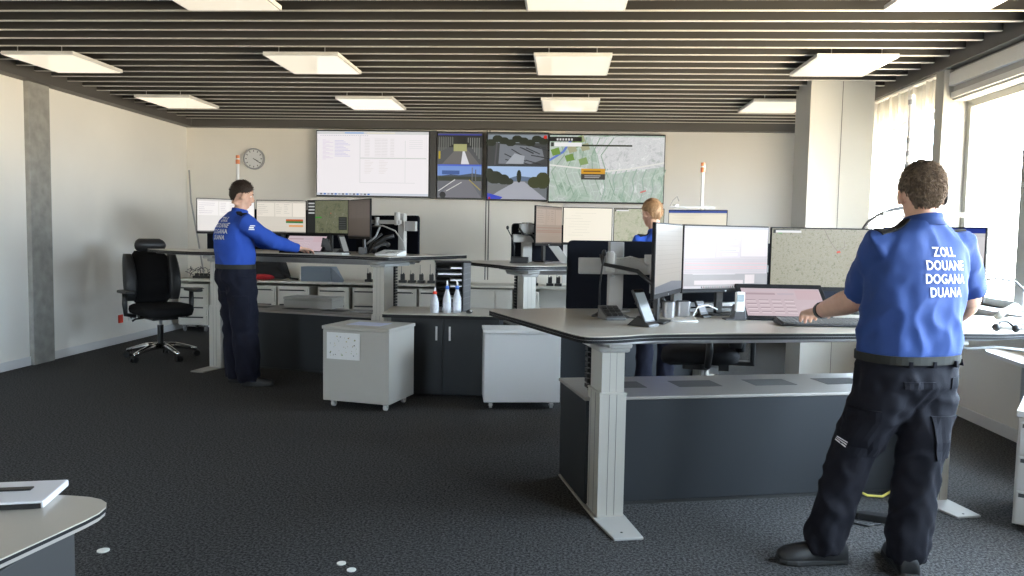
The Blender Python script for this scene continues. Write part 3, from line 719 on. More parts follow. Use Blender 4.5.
monitor('angled rightmost monitor of the left desk with a dim brown-grey page', (-2.357,8.47), (-1.977,7.92), 1.552, .42, ui((.27,.24,.22),(.30,.265,.25),(.2,.18,.17),4), GL)
monitor('angled leftmost monitor of the middle background desk, beige page', (-.269,7.7), (-.011,8.19), 1.512, .40, ui((.56,.49,.43),(.62,.54,.48),(.45,.4,.36),5,pink=(.55,.38,.32)), GB, True)
monitor('bright cream monitor of the middle background desk', (-.002,8.21), (.515,8.26), 1.519, .395, u_plain((.97,.94,.87),6), GB)
monitor('map monitor of the middle background desk beside the fair-haired man\'s head', (.528,8.26), (1.05,8.24), 1.519, .395, u_map(MAPB), GB)
monitor('white monitor with blue title bar right of the fair-haired man\'s head', (1.08,8.15), (1.637,7.95), 1.517, .37, u_plain((.93,.90,.82),8,(.10,.25,.58)), GB)

def privacy(label, a, b, z0, z1, th=.03):
    dx, dy = b[0]-a[0], b[1]-a[1]; L = math.hypot(dx, dy)
    m = MB(); P = fillet([(0,z0),(L,z0),(L,z1),(0,z1)],[.0,.0,.04,.04])
    T = Matrix.Rotation(R(90),4,'X')
    m.prism(P, -th/2, th/2, NAVYP, T)
    o = m.build('privacy_panel', loc=(a[0],a[1],0), rot=(0,0,math.atan2(dy,dx)), bevel=.004)
    return tag(o, label, 'privacy screen', 'black privacy screens on the desks')
privacy('black rounded privacy screen at the back of the near desk', (.032,5.02), (2.25,5.58), ZN+.001, 1.39)
privacy('long black privacy screen behind the three left monitors of the left desk', (-4.15,8.90), (-2.36,9.0), ZL-.02, 1.66)
privacy('black privacy screen at the right back of the left desk', (-2.3,8.62), (-1.505,8.12), ZL-.09, 1.60)
privacy('black privacy screen at the left end of the middle background desk', (-.52,7.98), (.0,8.32), ZBK+.001, 1.535)
# monitor carrier on the near desk
t = thing('monitor_carrier', 'grey monitor carrier post with crossbeam in front of the black screen on the near desk', 'monitor mount', (.335,4.93,ZN), R(10))
MB().box(-.045,.045,-.03,.03,0,.34,LGREY).box(-.045,.045,-.03,.03,.34,.435,GREYP).box(-.09,.09,-.05,.05,0,.01,LGREY).build('post', t, bevel=.004)
MB().box(-.245,.40,-.075,-.032,.235,.335,LGREY).build('crossbeam', t, bevel=.004)
m = MB(); m.cyl((-.06,-.11,.25),(-.06,-.11,.37),.028,LGREY,n=20); m.cyl((-.06,-.11,.37),(-.06,-.11,.378),.02,GREYP,n=20); m.box(-.11,-.02,-.1,-.075,.26,.36,LGREY); m.build('clamp', t, bevel=.003)
m = MB(); m.cyl((.2,-.11,.24),(.2,-.11,.35),.025,LGREY,n=20); m.box(.16,.36,-.13,-.08,.30,.36,LGREY); m.box(.2,.30,-.12,-.07,.12,.25,LGREY); m.build('clamp', t, bevel=.003)
MB().cyl((-.035,-.078,.225),(-.035,-.11,.225),.008,SILV,n=10).build('lever', t)
m = MB(); m.tube([(-.12,-.12,.36),(-.11,-.13,.30),(.0,-.14,.28),(.1,-.15,.26),(.18,-.18,.19),(.24,-.22,.10),(.27,-.25,.02)],.013,BLK,8); m.tube([(.0,-.10,.33),(.06,-.12,.345),(.12,-.12,.33),(.18,-.1,.29)],.006,LGREY,8); m.build('cable', t, smooth=True)
m = MB(); pts = []
for i in range(140):
    a = i*.55; pts.append((.10+.0016*i, -.14+.02*math.cos(a), .055+.02*math.sin(a)))
m.tube(pts,.005,BLK,6)
o = m.build('coiled_cord', loc=(.335,4.93,ZN), rot=(0,0,R(10)), smooth=True); tag(o, 'black coiled cord on the near desk beneath the angled monitor', 'cord')
# hidden carrier bars behind the near desk monitors
t = thing('monitor_carrier', 'grey horizontal stand rail behind the devices under the near desk monitors', 'monitor mount', (1.0,5.0,ZN), R(22))
MB().box(-.45,.35,-.02,.02,.04,.065,SILV).box(-.45,.35,-.05,.0,.01,.03,GREYP).box(-.30,-.24,.05,.09,0,.3,GREYP).box(.22,.28,.05,.09,0,.3,GREYP).box(-.4,.4,.06,.085,.25,.30,GREYP).build('rail', t, bevel=.003)
t = thing('monitor_carrier', 'light grey articulated monitor arm with post on the left desk', 'monitor mount', (-1.66,8.02,ZL), R(-20))
MB().box(-.035,.035,-.03,.03,0,.42,LGREY).build('post', t, bevel=.004)
m = MB(); m.box(-.32,.02,-.09,-.04,.31,.35,LGREY); m.cyl((-.02,-.07,.30),(-.02,-.07,.43),.03,LGREY,n=18); m.cyl((-.26,-.08,.28),(-.26,-.08,.38),.025,LGREY,n=18); m.build('arm', t, bevel=.003)
MB().box(.06,.19,-.06,-.02,.24,.34,GREYP).box(.16,.19,-.065,-.06,.245,.335,LGREY).build('end_block', t, bevel=.003)
m = MB(); m.tube([(-.3,-.1,.28),(-.15,-.14,.29),(.0,-.14,.24),(.1,-.14,.12),(.13,-.14,.0)],.008,LGREY,8); m.tube([(-.2,-.1,.30),(-.24,-.13,.18),(-.34,-.15,.1)],.01,GREYP,8); m.build('cable', t, smooth=True)
t = thing('monitor_carrier', 'grey monitor post with clamp on the middle background desk', 'monitor mount', (-.365,7.93,ZBK), R(20))
MB().box(-.05,.05,-.03,.03,0,.40,LGREY).box(-.16,.10,-.07,-.03,.20,.28,LGREY).build('post', t, bevel=.004)
m = MB(); m.box(-.1,.06,-.12,-.06,.30,.38,GREYP); m.cyl((-.02,-.1,.28),(-.02,-.1,.40),.02,LGREY,n=14); m.tube([(-.12,-.12,.34),(-.08,-.15,.28),(.0,-.15,.27),(.06,-.15,.2)],.012,BLK,8); m.build('clamp', t)
t = thing('tablet_stand', 'slanted grey stand plate beneath the middle background desk monitors', 'stand', (.02,7.75,ZBK), R(8))
MB().prism([(-.16,.17),(-.06,.17),(.07,0),(-.03,0)], -.01, .01, LGREY, Matrix.Rotation(R(90),4,'X')).build('plate', t, bevel=.003); MB().box(-.2,.14,-.07,.07,0,.012,SILV).build('base', t, bevel=.003)

# ------------------------------------------------------------------ microphones, phones, devices
def gooseneck(label, loc, h, lean, s=1, rz=0):
    t = thing('gooseneck_microphone', label, 'microphone', loc, rz, 'gooseneck microphones')
    MB().lathe([(.001,0),(.045*s,0),(.045*s,.008),(.02*s,.02),(.008,.03),(.001,.03)],BLK,20).build('base', t, smooth=True)
    MB().tube([(0,0,.02),(0,0,h*.5),(lean*.5,0,h*.8),(lean,0,h)],.005*s,BLK,8).build('neck', t, smooth=True)
    MB().ball((lean,0,h+.012),(.014*s,.014*s,.02*s),BLK,n=10).build('head', t, smooth=True)
gooseneck('black gooseneck microphone standing on the near desk before the black screen', (.222,4.56,ZN), .36, .02)
gooseneck('thin black gooseneck microphone at the left end of the middle background desk', (-.47,7.62,ZBK), .33, -.07)
MB_ = MB(); MB_.box(-.10,.07,-.05,.05,0,.06,BLK)
tag(MB_.build('desk_device', loc=(-.40,7.60,ZBK), bevel=.006), 'small black box beside the gooseneck microphone on the middle background desk', 'device')
t = thing('keypad_dock', 'dark keypad dock with sloping keys on the near desk beside the microphone', 'device', (.285,4.44,ZN), R(20))
T = Matrix.Rotation(R(-0),4,'X')
m = MB(); m.add([(-.06,-.07,0),(.06,-.07,0),(.06,.06,0),(-.06,.06,0),(-.06,-.07,.015),(.06,-.07,.015),(.06,.06,.075),(-.06,.06,.075)],[(0,3,2,1),(4,5,6,7),(0,1,5,4),(1,2,6,5),(2,3,7,6),(3,0,4,7)],mat('dock_grey',(.10,.10,.10),rough=.4)); m.build('body', t, bevel=.004)
m = MB(); a = math.atan2(.06,.13)
for i in range(3):
    for j in range(3):
        T = Matrix.Translation((-.035+.035*i,-.045+.035*j,.028+.0165*j)) @ Matrix.Rotation(a,4,'X'); m.box(-.013,.013,-.012,.012,0,.006,BLK,T)
m.build('keys', t)
MB().lathe([(.001,0),(.04,0),(.04,.008),(.015,.02),(.001,.02)],BLK,18).build('foot', t, loc=(.09,.04,0))
tag(MB().tube([(.33,4.42,ZN+.008),(.40,4.42,ZN+.012),(.46,4.45,ZN+.006),(.47,4.3,ZN+.006)],.004,BLK,6).build('device_cable', smooth=True), 'thin black cable from keypad dock to the touch phone on the near desk', 'cable')
def slab_phone(label, loc, rz, w, h, tilt, col=(.55,.60,.62), base=True):
    t = thing('touch_phone', label, 'phone', loc, rz, 'upright touch screen phones')
    T = Matrix.Translation((0,0,.012)) @ Matrix.Rotation(-tilt,4,'X')
    MB().box(-w/2,w/2,0,.016,0,h,BLK,T).build('body', t, bevel=.004)
    m = MB(); m.add([T @ Vector(p) for p in ((-w/2+.006,-.001,.02),(w/2-.006,-.001,.02),(w/2-.006,-.001,h-.02),(-w/2+.006,-.001,h-.02))],[(0,1,2,3)],glow(col,.75)); m.build('screen', t)
    m = MB(); m.add([(-w/2,-.02,0),(w/2,-.02,0),(w/2,.11*h/.18,0),(-w/2,.11*h/.18,0),(-w/2,-.015,.012),(w/2,-.015,.012),(w/2,.05*h/.18,.05*h/.18),(-w/2,.05*h/.18,.05*h/.18)],[(0,3,2,1),(4,5,6,7),(0,1,5,4),(1,2,6,5),(2,3,7,6),(3,0,4,7)],BLK); m.build('stand', t, bevel=.003)
    return t
slab_phone('black touch screen phone leaning on its stand at the front left of the near desk', (.475,4.12,ZN), R(52), .10, .20, R(26))
slab_phone('small silver-screened phone on a stand in the middle of the near desk', (.85,4.66,ZN), R(40), .07, .095, R(28), (.5,.52,.58))
slab_phone('touch screen slab seen edge-on on the left desk', (-2.10,7.50,ZL), R(72), .10, .19, R(20), (.6,.62,.62))
for i, (x, y, w) in enumerate(((.63,4.63,.03),(.725,4.70,.04))):
    t = thing('desk_speaker', ['left','right'][i]+' one of two small silver desk speakers under the near desk monitors', 'speaker', (x,y,ZN), R(10), 'small silver speakers')
    MB().prism(fillet([(-w,-.035),(w,-.035),(w,.035),(-w,.035)],[.02]*4),0,.09,SILV).build('body', t, bevel=.003); MB().prism(fillet([(-w*.9,-.03),(w*.9,-.03),(w*.9,.03),(-w*.9,.03)],[.02]*4),.09,.093,BLK).build('top', t)
tag(MB().tube([(.90,4.55,ZN+.06),(.84,4.53,ZN+.085),(.78,4.50,ZN+.075),(.745,4.45,ZN+.03),(.76,4.38,ZN+.005),(.66,4.36,ZN+.005),(.58,4.37,ZN+.005)],.004,WHTP,8).build('charging_cable', smooth=True), 'white charging cable looping on the near desk before the speakers', 'cable')
t = thing('cordless_phone', 'grey cordless phone with white top standing in its charger on the near desk', 'phone', (1.015,4.57,ZN), R(5))
MB().prism([(-.075,0),(.045,0),(.045,.012),(.035,.09),(-.015,.09),(-.03,.012),(-.075,.008)],-.04,.04,mat('charger_grey',(.09,.09,.095),rough=.35),Matrix.Rotation(R(90),4,'X')).build('charger', t, bevel=.004)
MB().box(-.022,.030,-.048,-.018,.05,.165,WHTP).build('handset', t, bevel=.008); MB().box(-.016,.024,-.0495,-.048,.11,.15,mat('phone_window',(.35,.4,.42),rough=.2)).build('display', t)
# tilted touch monitors
def touch(label, loc, rz, w, h, tilt, seed):
    t = thing('touch_monitor', label, 'touch screen', loc, rz, 'tilted touch screens')
    T = Matrix.Rotation(-tilt,4,'X')
    MB().box(-w/2,w/2,0,.02,-.012,h+.025,BLKM,T).build('casing', t, bevel=.006)
    s = Scr(w-.055, h-.035, -.001); s.rect(0,1,0,1,(.80,.72,.75),.9); r = random.Random(seed)
    s.rect(.02,.42,.76,.83,(.66,.57,.60)); s.rect(.45,.66,.76,.83,(.72,.66,.70)); s.rect(.02,.6,.88,.94,(.76,.70,.73)); s.rect(.68,.98,.6,.95,(.76,.66,.69))
    for i in range(4):
        for j in range(4): s.rect(.03+.16*i,.15+.16*i,.55-.14*j,.57-.14*j,(.55,.46,.49)); s.rect(.03+.16*i,.15+.16*i,.50-.14*j,.545-.14*j,(.84,.78,.80))
    o = s.build('screen', t); o.rotation_euler = (-tilt,0,0); q = T @ Vector((0,0,h/2)); o.location = q
    MB().add([(-w*.3,.03,0),(w*.3,.03,0),(w*.3,math.sin(tilt)*h*.8,0),(-w*.3,math.sin(tilt)*h*.8,0),(-w*.25,math.sin(tilt)*h*.7+.02,math.cos(tilt)*h*.7-.01),(w*.25,math.sin(tilt)*h*.7+.02,math.cos(tilt)*h*.7-.01)],[(0,3,2,1),(0,1,5,4),(3,4,5,2),(0,4,3),(1,2,5)],BLK).build('stand', t)
touch('black-framed tilted touch screen with pinkish keypad rows on the near desk', (1.315,4.58,ZN+.014), R(2), .52, .275, R(52), 3)
touch('tilted pinkish touch screen before the man at the left desk', (-2.60,7.61,ZL+.014), R(-6), .46, .26, R(50), 4)
t = thing('keyboard', 'black keyboard under the short-sleeved man\'s hands on the near desk', 'keyboard', (1.46,4.37,ZN), R(3))
m = MB(); m.add([(-.27,-.075,.004),(.27,-.075,.004),(.27,.075,.004),(-.27,.075,.004),(-.27,-.075,.014),(.27,-.075,.014),(.27,.075,.034),(-.27,.075,.034)],[(0,3,2,1),(4,5,6,7),(0,1,5,4),(1,2,6,5),(2,3,7,6),(3,0,4,7)],BLK); m.build('body', t, bevel=.003)
m = MB(); a = math.atan2(.02,.15)
KEY = mat('keycaps', (.13,.13,.13), rough=.45)
for j in range(5):
    for i in range(22):
        T = Matrix.Translation((-.25+.0238*i,-.055+.027*j,.0175+.0036*j)) @ Matrix.Rotation(a,4,'X'); m.box(-.0098,.0098,-.0105,.0105,0,.007,KEY,T)
m.build('keys', t)
m = MB(); m.box(-.25,-.235,.05,.06,0,.02,BLK); m.box(.235,.25,.05,.06,0,.02,BLK); m.build('feet', t)
tag(MB().box(-.10,.10,-.03,.03,.0,.02,WHTP).build('card_reader', loc=(1.78,4.62,ZN), bevel=.004), 'small white device behind the keyboard beside the man\'s elbow', 'device')
# telephone at the right end of the near desk
def telephone(label, loc, rz, hc):
    t = thing('telephone', label, 'phone', loc, rz, 'desk telephones')
    m = MB(); m.add([(-.11,-.10,0),(.13,-.10,0),(.13,.10,0),(-.11,.10,0),(-.11,-.10,.02),(.13,-.10,.02),(.13,.10,.055),(-.11,.10,.055)],[(0,3,2,1),(4,5,6,7),(0,1,5,4),(1,2,6,5),(2,3,7,6),(3,0,4,7)],WHTP); m.build('base', t, bevel=.006)
    m = MB()
    for i in range(4):
        for j in range(3):
            T = Matrix.Translation((.0+.028*i,-.06+.035*j,.0275+.0062*j)) @ Matrix.Rotation(math.atan2(.035,.2),4,'X'); m.box(-.01,.01,-.01,.01,0,.006,GREYP,T)
    m.build('keys', t)
    MB().tube([(-.12,-.09,.065),(-.115,-.06,.08),(-.09,0,.105),(-.07,.06,.115),(-.065,.10,.10)],[.024,.022,.015,.022,.024],hc,12).build('handset', t, smooth=True)
HSET = mat('handset_beige', (.42,.41,.36), rough=.45)
telephone('white desk telephone with beige handset at the right end of the near desk', (2.56,4.45,ZN), R(-40), HSET)
telephone('white desk telephone with black handset on the right end of the left desk', (-1.66,7.42,ZL), R(-14), BLK)
t = thing('headset', 'small black headset lying by the telephone near the man\'s right hand', 'headset', (2.32,4.3,ZN))
m = MB(); m.tube([(0,0,.02),(.03,.02,.05),(.07,.02,.05),(.09,-.02,.02)],.006,BLK,8); m.ball((0,0,.022),(.022,.022,.022),BLK,n=10); m.ball((.09,-.02,.02),(.02,.02,.02),BLK,n=10); m.build('band', t, smooth=True)
# lamps
t = thing('led_desk_lamp', 'slim silver bar lamp held over the near desk behind the right man\'s neck', 'lamp', (2.33,5.0,ZN))
MB().box(-.36,.33,-.03,.03,.628,.652,LGREY).box(-.34,.31,-.02,.02,.625,.628,WHTP).build('lamp_head', t, bevel=.004)
MB().tube([(0,.05,0),(0,.05,.3),(0,.04,.60),(0,.02,.635)],.012,SILV,10).build('pole', t, smooth=True); MB().lathe([(.001,0),(.07,0),(.07,.012),(.001,.015)],SILV,24).build('base', t, loc=(0,.05,0))
GDK = mat('gooseneck_dark', (.06,.06,.065), rough=.5)
t = thing('gooseneck_lamp', 'dark curved gooseneck rising between the map monitor and the right man\'s neck', 'lamp', (1.88,5.1,ZN))
MB().tube([(0,0,0),(.0,0,.45),(.015,0,.535),(.05,-.0,.59),(.11,0,.635),(.19,0,.668),(.28,0,.685),(.38,0,.688)],.010,GDK,8).build('neck', t, smooth=True); MB().lathe([(.001,0),(.04,0),(.04,.02),(.001,.02)],BLK,20).build('base', t)
t = thing('gooseneck_lamp', 'thin dark gooseneck arching down beside the telephone at the right', 'lamp', (2.66,4.62,ZN))
MB().tube([(0,0,0),(.005,0,.12),(-.02,0,.20),(-.09,-.02,.255),(-.2,-.04,.27),(-.3,-.05,.26)],.007,GDK,8).build('neck', t, smooth=True); MB().lathe([(.001,0),(.03,0),(.03,.015),(.001,.015)],BLK,20).build('base', t)
PW = mat('pole_white', (.85,.85,.85), rough=.3); PR_ = mat('pole_signal', (.80,.28,.12), rough=.3)
def signal(label, loc, h, bands=False):
    t = thing('signal_pole', label, 'signal light', loc, 0, 'signal light poles')
    MB().cyl((0,0,0),(0,0,h-.10),.016,PW,n=14).build('pole', t, smooth=False)
    if bands:
        m = MB(); m.cyl((0,0,h-.52),(0,0,h-.42),.02,GREYP,n=12)
        for z in (.38,.30,.06): m.cyl((0,0,h-z),(0,0,h-z+.03),.021,GREYP,n=12)
        m.cyl((0,0,h-.10),(0,0,h),.016,PW,n=12); m.build('light_stack', t)
    else:
        MB().cyl((0,0,h-.10),(0,0,h-.05),.024,PR_,n=14).cyl((0,0,h-.05),(0,0,h-.035),.026,PW,n=14).cyl((0,0,h-.035),(0,0,h),.022,PR_,n=14).build('light_stack', t)
    MB().cyl((0,0,0),(0,0,.012),.04,GREYP,n=18).build('base', t)
signal('white signal pole with orange-red tip left of the clock', (-3.815,8.98,ZL), 2.285-ZL)
signal('white signal pole with orange-red tip right of the fair-haired man', (1.44,8.3,ZBK), 2.2-ZBK)
signal('white signal pole with grey bands above the short-sleeved man\'s head', (2.172,5.13,ZN), 2.34-ZN, True)
t = thing('led_desk_lamp', 'slim bar lamp beside the fair-haired man\'s head', 'lamp', (1.30,8.2,ZBK))
MB().box(-.20,.25,-.02,.02,.58,.60,SILV).cyl((-.14,0,.60),(-.14,0,.615),.03,SILV,n=12).tube([(-.2,0,.6),(-.17,0,.66),(-.13,0,.70),(-.11,0,.65)],.006,GREYP,6).build('lamp_head', t); MB().cyl((.16,0,0),(.16,0,.58),.01,SILV,n=10).build('pole', t); MB().cyl((.16,0,0),(.16,0,.012),.05,SILV,n=20).build('base', t)
# gadgets on the left desk
tag(MB().prism([(0,0),(.14,0),(.10,.14),(.03,.16)],-.01,.01,BLK,Matrix.Rotation(R(90),4,'X')).build('black_device', loc=(-2.42,7.66,ZL), bevel=.003), 'black wedge device beside the pinkish touch screen on the left desk', 'device')
for i, (x, y, s, l) in enumerate(((-2.0,7.72,.07,'dark ribbed block right of the edge-on touch slab on the left desk'),(-2.25,7.70,.05,'small dark speaker left of the edge-on touch slab on the left desk'))):
    tag(MB().prism(fillet([(-.04,-.03),(.04,-.03),(.04,.03),(-.04,.03)],[.015]*4),0,s,mat('dark_grey_plastic',(.07,.07,.075),rough=.4)).build('small_speaker', loc=(x,y,ZL), bevel=.003), l, 'speaker')
m = MB(); m.tube([(-1.86,7.55,ZL+.02),(-1.82,7.57,ZL+.11),(-1.74,7.6,ZL+.17),(-1.66,7.6,ZL+.19)],[.03,.028,.022,.02],BLK,10); m.tube([(-1.92,7.6,ZL+.01),(-1.88,7.6,ZL+.12),(-1.78,7.62,ZL+.21)],.012,BLK,8)
tag(m.build('headset', smooth=True), 'black headset hanging beside the telephone on the left desk', 'headset')
tag(MB().box(0,.34,0,.14,0,.018,WHTP).build('keyboard', loc=(-2.44,7.46,ZL), rot=(0,0,R(-14)), bevel=.004), 'thin white keyboard on the left desk right of the man\'s hand', 'keyboard')

# ------------------------------------------------------------------ cables and foreground bits
tag(MB().box(-.03,.03,-.13,.13,0,.035,BLK).build('power_strip', loc=(1.66,3.98,0), rot=(0,0,R(70)), bevel=.005), 'black power strip on the carpet behind the short-sleeved man\'s legs', 'power strip')
tag(MB().tube([(1.52,4.4,.006),(1.48,4.2,.006),(1.56,4.05,.006),(1.70,3.95,.006),(1.86,3.90,.006)],.006,BLK,6).build('floor_cable', smooth=True), 'black cable on the carpet running to the power strip', 'cable')
tag(MB().tube([(1.40,4.1,.006),(1.45,3.95,.006),(1.55,3.90,.006),(1.62,3.93,.006)],.005,BLK,6).build('floor_cable', smooth=True), 'thinner black cable on the carpet between the short-sleeved man\'s legs', 'cable')
YEL = mat('cable_yellow', (.65,.55,.12), rough=.5)
tag(MB().tube([(1.66,4.42,.03),(1.72,4.36,.01),(1.80,4.36,.008),(1.87,4.42,.02)],.007,YEL,8).build('floor_cable', smooth=True), 'yellow cable at the foot of the near plinth behind the man', 'cable')
# underside devices of the near desk
tag(MB().tube([(2.05,4.35,ZN-.07),(2.2,4.33,ZN-.10),(2.35,4.35,ZN-.09),(2.6,4.45,ZN-.12)],.007,GREYP,8).build('hanging_cable', smooth=True), 'grey cable drooping under the near desk right of the man', 'cable')
t = thing('drawer_unit', 'light grey drawer unit cut off by the right edge of the picture', 'cabinet', (2.262,3.95,0), R(-33))
MB().box(0,.42,0,.55,.03,.565,WHT2).build('body', t, bevel=.003); MB().box(-.008,.428,-.012,.558,.57,.60,WHT2).build('top_panel', t, bevel=.003)
for i in range(3): MB().box(.012,.408,-.016,0,.04+.173*i,.20+.173*i,WHT2).box(.02,.40,-.0175,-.01,.172+.173*i,.192+.173*i,SLOT).build('drawer', t, bevel=.002)
t = thing('side_table', 'low white rounded side table by the window wall at the right', 'table', (2.98,5.2,0))
MB().prism(fillet([(-.16,-.5),(.26,-.6),(.26,.45),(-.05,.45)],[.2,.02,.02,.2]),.655,.68,WHT).build('table_top', t, bevel=.003)
for x, y in ((.22,-.45),(.22,.35)): MB().cyl((x,y,0),(x,y,.655),.018,SILV,n=12).build('leg', t)
t = thing('meeting_table', 'rounded corner of a beige table in the bottom left foreground', 'table', (-1.6,1.4,0))
P = fillet([(-.9,-.9),(.30,-.9),(.535,.46),(-.9,.46)],[.05,.1,.16,.05])
MB().prism(P,.737,.74,LAM).build('tabletop', t); MB().prism(inset(P,-.001),.729,.737,EDGE).build('edge_band', t); MB().prism(inset(P,.002),.720,.729,PLT).build('underlayer', t)
MB().box(-.8,.445,-.7,.36,0,.70,mat('table_panel',(.028,.028,.028),rough=.7)).build('base_panel', t, bevel=.003)
t = thing('binder', 'white slim binder with black strips on the bottom left table', 'binder', (-1.235,1.765,.7405), R(15))
WG = mat('binder_white', (.72,.71,.74), rough=.3)
MB().box(-.5,.0,-.0,.17,0,.018,WG).build('body', t, bevel=.004); MB().box(-.5,-.006,-.003,-.0,.001,.013,BLK).build('spine_strip', t); MB().box(-.5,-.06,.085,.11,.018,.022,BLK).build('black_strip', t, bevel=.002)
SC_ = mat('scrap_white', (.85,.85,.8), rough=.7)
for i, (x, y, l) in enumerate(((-1.985,3.22,'white round floor marker on the carpet by the bottom left table'),(-.915,3.2,'small white scrap on the carpet at bottom centre, the left one'),(-.855,3.14,'small white scrap on the carpet at bottom centre, the right one'))):
    k = 1 if i == 0 else .75
    tag(MB().cyl((0,0,0),(0,0,.004),.026*k,SC_,n=20).build('floor_marker', loc=(x,y,0)), l, 'floor marker')

# ------------------------------------------------------------------ office chairs
def office_chair(label, loc, rz):
    t = thing('office_chair', label, 'chair', loc, rz, 'black office chairs'); t.scale = (1.12,1.12,1.08)   # faces -y
    for k in range(5):
        a = 2*PI*k/5-PI/2+R(8); c, s = math.cos(a), math.sin(a)
        L = MB().tube([(c*.03,s*.03,.13),(c*.14,s*.14,.125),(c*.26,s*.26,.095),(c*.33,s*.33,.075)],[.032,.028,.022,.018],CHRM,10,flat=1.1).build('base_leg', t, smooth=True)
        w = MB(); w.cyl((c*.33-s*.026,s*.33+c*.026,.03),(c*.33-s*.008,s*.33+c*.008,.03),.03,BLK,n=14); w.cyl((c*.33+s*.008,s*.33-c*.008,.03),(c*.33+s*.026,s*.33-c*.026,.03),.03,BLK,n=14); w.ball((c*.33,s*.33,.055),(.024,.024,.018),BLK,n=8); w.build('caster', L)
    MB().cyl((0,0,.10),(0,0,.34),.028,BLK,n=16).cyl((0,0,.30),(0,0,.45),.018,SILV,n=14).build('gas_lift', t)
    m = MB(); m.box(-.12,.12,-.14,.16,.40,.47,BLK); m.box(-.20,.20,-.03,.03,.42,.45,BLK); m.tube([(-.12,-.05,.43),(-.25,-.06,.42),(-.28,-.06,.40)],.01,BLK,8); m.tube([(.12,.05,.43),(.24,.06,.43)],.01,BLK,8); m.box(.2,.26,.03,.09,.40,.45,GREYP); m.build('mechanism', t, bevel=.006)
    rings = []
    for z, k, dy in ((.455,.86,0),(.47,.97,0),(.50,1.0,0),(.535,.98,0),(.552,.88,0)):
        rings.append([(.26*k*math.copysign(abs(math.cos(q))**.5,math.cos(q)), -.03+.26*k*math.copysign(abs(math.sin(q))**.5,math.sin(q)), z-(.02 if math.sin(q)<-.7 else 0)) for q in [2*PI*i/32 for i in range(32)]])
    MB().loft(rings, FAB).build('seat', t, smooth=True)
    def pad(w, d, z0, z1, y0, lean, cx=0, n=10, taper=.85, mt=FAB):
        rr = []
        for i in range(n+1):
            q = i/n; z = z0+(z1-z0)*q; e = math.sin(PI*min(1,max(.0,(.05+.90*q))))**.22; wd = w*(1-(1-taper)*abs(q-.35)/.65)*e
            y = y0+lean*q+.03*math.sin(PI*q)*-1
            rr.append([(cx+wd*math.copysign(abs(math.cos(a))**.6,math.cos(a)), y+d*e*math.copysign(abs(math.sin(a))**.7,math.sin(a)), z) for a in [2*PI*k/24 for k in range(24)]])
        return MB().loft(rr, mt)
    pad(.235,.045,.54,1.08,.23,.07).build('backrest', t, smooth=True)
    LEA = mat('chair_leather', (.022,.022,.023), rough=.45)
    pad(.06,.06,.58,1.05,.195,.07,-.21,mt=LEA).build('side_bolster', t, smooth=True); pad(.06,.06,.58,1.05,.195,.07,.21,mt=LEA).build('side_bolster', t, smooth=True)
    pad(.15,.04,1.07,1.205,.27,.0,0,8,.97,LEA).build('headrest', t, smooth=True)
    MB().box(-.04,.04,.30,.33,.44,1.17,BLK).box(-.04,.04,.1,.33,.43,.46,BLK).build('back_support', t, bevel=.008)
    for s in (-1,1):
        A = MB().tube([(s*.22,.02,.44),(s*.31,.02,.46),(s*.315,.03,.56),(s*.315,.03,.67)],[.02,.022,.024,.022],BLK,10).build('armrest', t, smooth=True)
        MB().prism(fillet([(s*.315-.045,-.16),(s*.315+.045,-.16),(s*.315+.045,.13),(s*.315-.045,.13)],[.03]*4),.67,.70,LEA).build('arm_pad', A, bevel=.01)
    return t
oc = office_chair('black high-back office chair with silver star base by the left wall', (-4.36,8.2,0), R(48))
dup(oc, (1.10,6.0,0), R(-100), 'black office chair behind the near desk, partly hidden by it')
# ------------------------------------------------------------------ people
SKIN = mat('skin', (.60,.36,.26), rough=.5, spec=.35, noise_amt=.05, nscale=30)
SKIN.node_tree.nodes['Principled BSDF'].inputs['Subsurface Weight'].default_value = .08
SHIRT = mat('shirt_blue', (.027,.060,.205), rough=.75, spec=.25, bump=.15, bscale=500)
SHIRT2 = mat('shirt_blue_knit', (.022,.070,.36), rough=.8, spec=.25, bump=.15, bscale=400)
TROU = mat('trouser_navy', (.0085,.0085,.013), rough=.85, spec=.2, bump=.2, bscale=400)
TROU2 = mat('trouser_blue_navy', (.008,.009,.018), rough=.85, spec=.2, bump=.2, bscale=400)
SHOE = mat('shoe_black', (.014,.014,.015), rough=.5)
SOLE = mat('shoe_sole', (.02,.02,.02), rough=.7)
BELT = mat('belt_leather', (.022,.022,.018), rough=.6, spec=.2)
PRINT = mat('white_print', (.80,.80,.80), rough=.7)
EYEW = mat('eye_white', (.8,.8,.8), rough=.2); IRIS = mat('iris_dark', (.05,.03,.02), rough=.2); LIP = mat('lips', (.45,.2,.17), rough=.5)

def solid(mb, name, parent, voxel, smooth=4, m=None, disp=None, dec=0):
    o = mb.build(name)
    r = o.modifiers.new('r', 'REMESH'); r.mode = 'VOXEL'; r.voxel_size = voxel
    if smooth:
        s = o.modifiers.new('s', 'SMOOTH'); s.iterations = smooth; s.factor = .5
    if dec:
        d = o.modifiers.new('d', 'DECIMATE'); d.ratio = dec
    dg = bpy.context.evaluated_depsgraph_get(); dg.update()
    me = bpy.data.meshes.new_from_object(o.evaluated_get(dg))
    bpy.data.objects.remove(o)
    me.materials.clear(); me.materials.append(m)
    if disp:
        nn = [v.normal.copy() for v in me.vertices]
        for v, n in zip(me.vertices, nn): v.co += n*disp(v.co)
    me.polygons.foreach_set('use_smooth', [True]*len(me.polygons)); me.polygons.foreach_set('material_index', [0]*len(me.polygons))
    ob = bpy.data.objects.new(name, me); COL.objects.link(ob); ob.parent = parent; me.name = name
    return ob
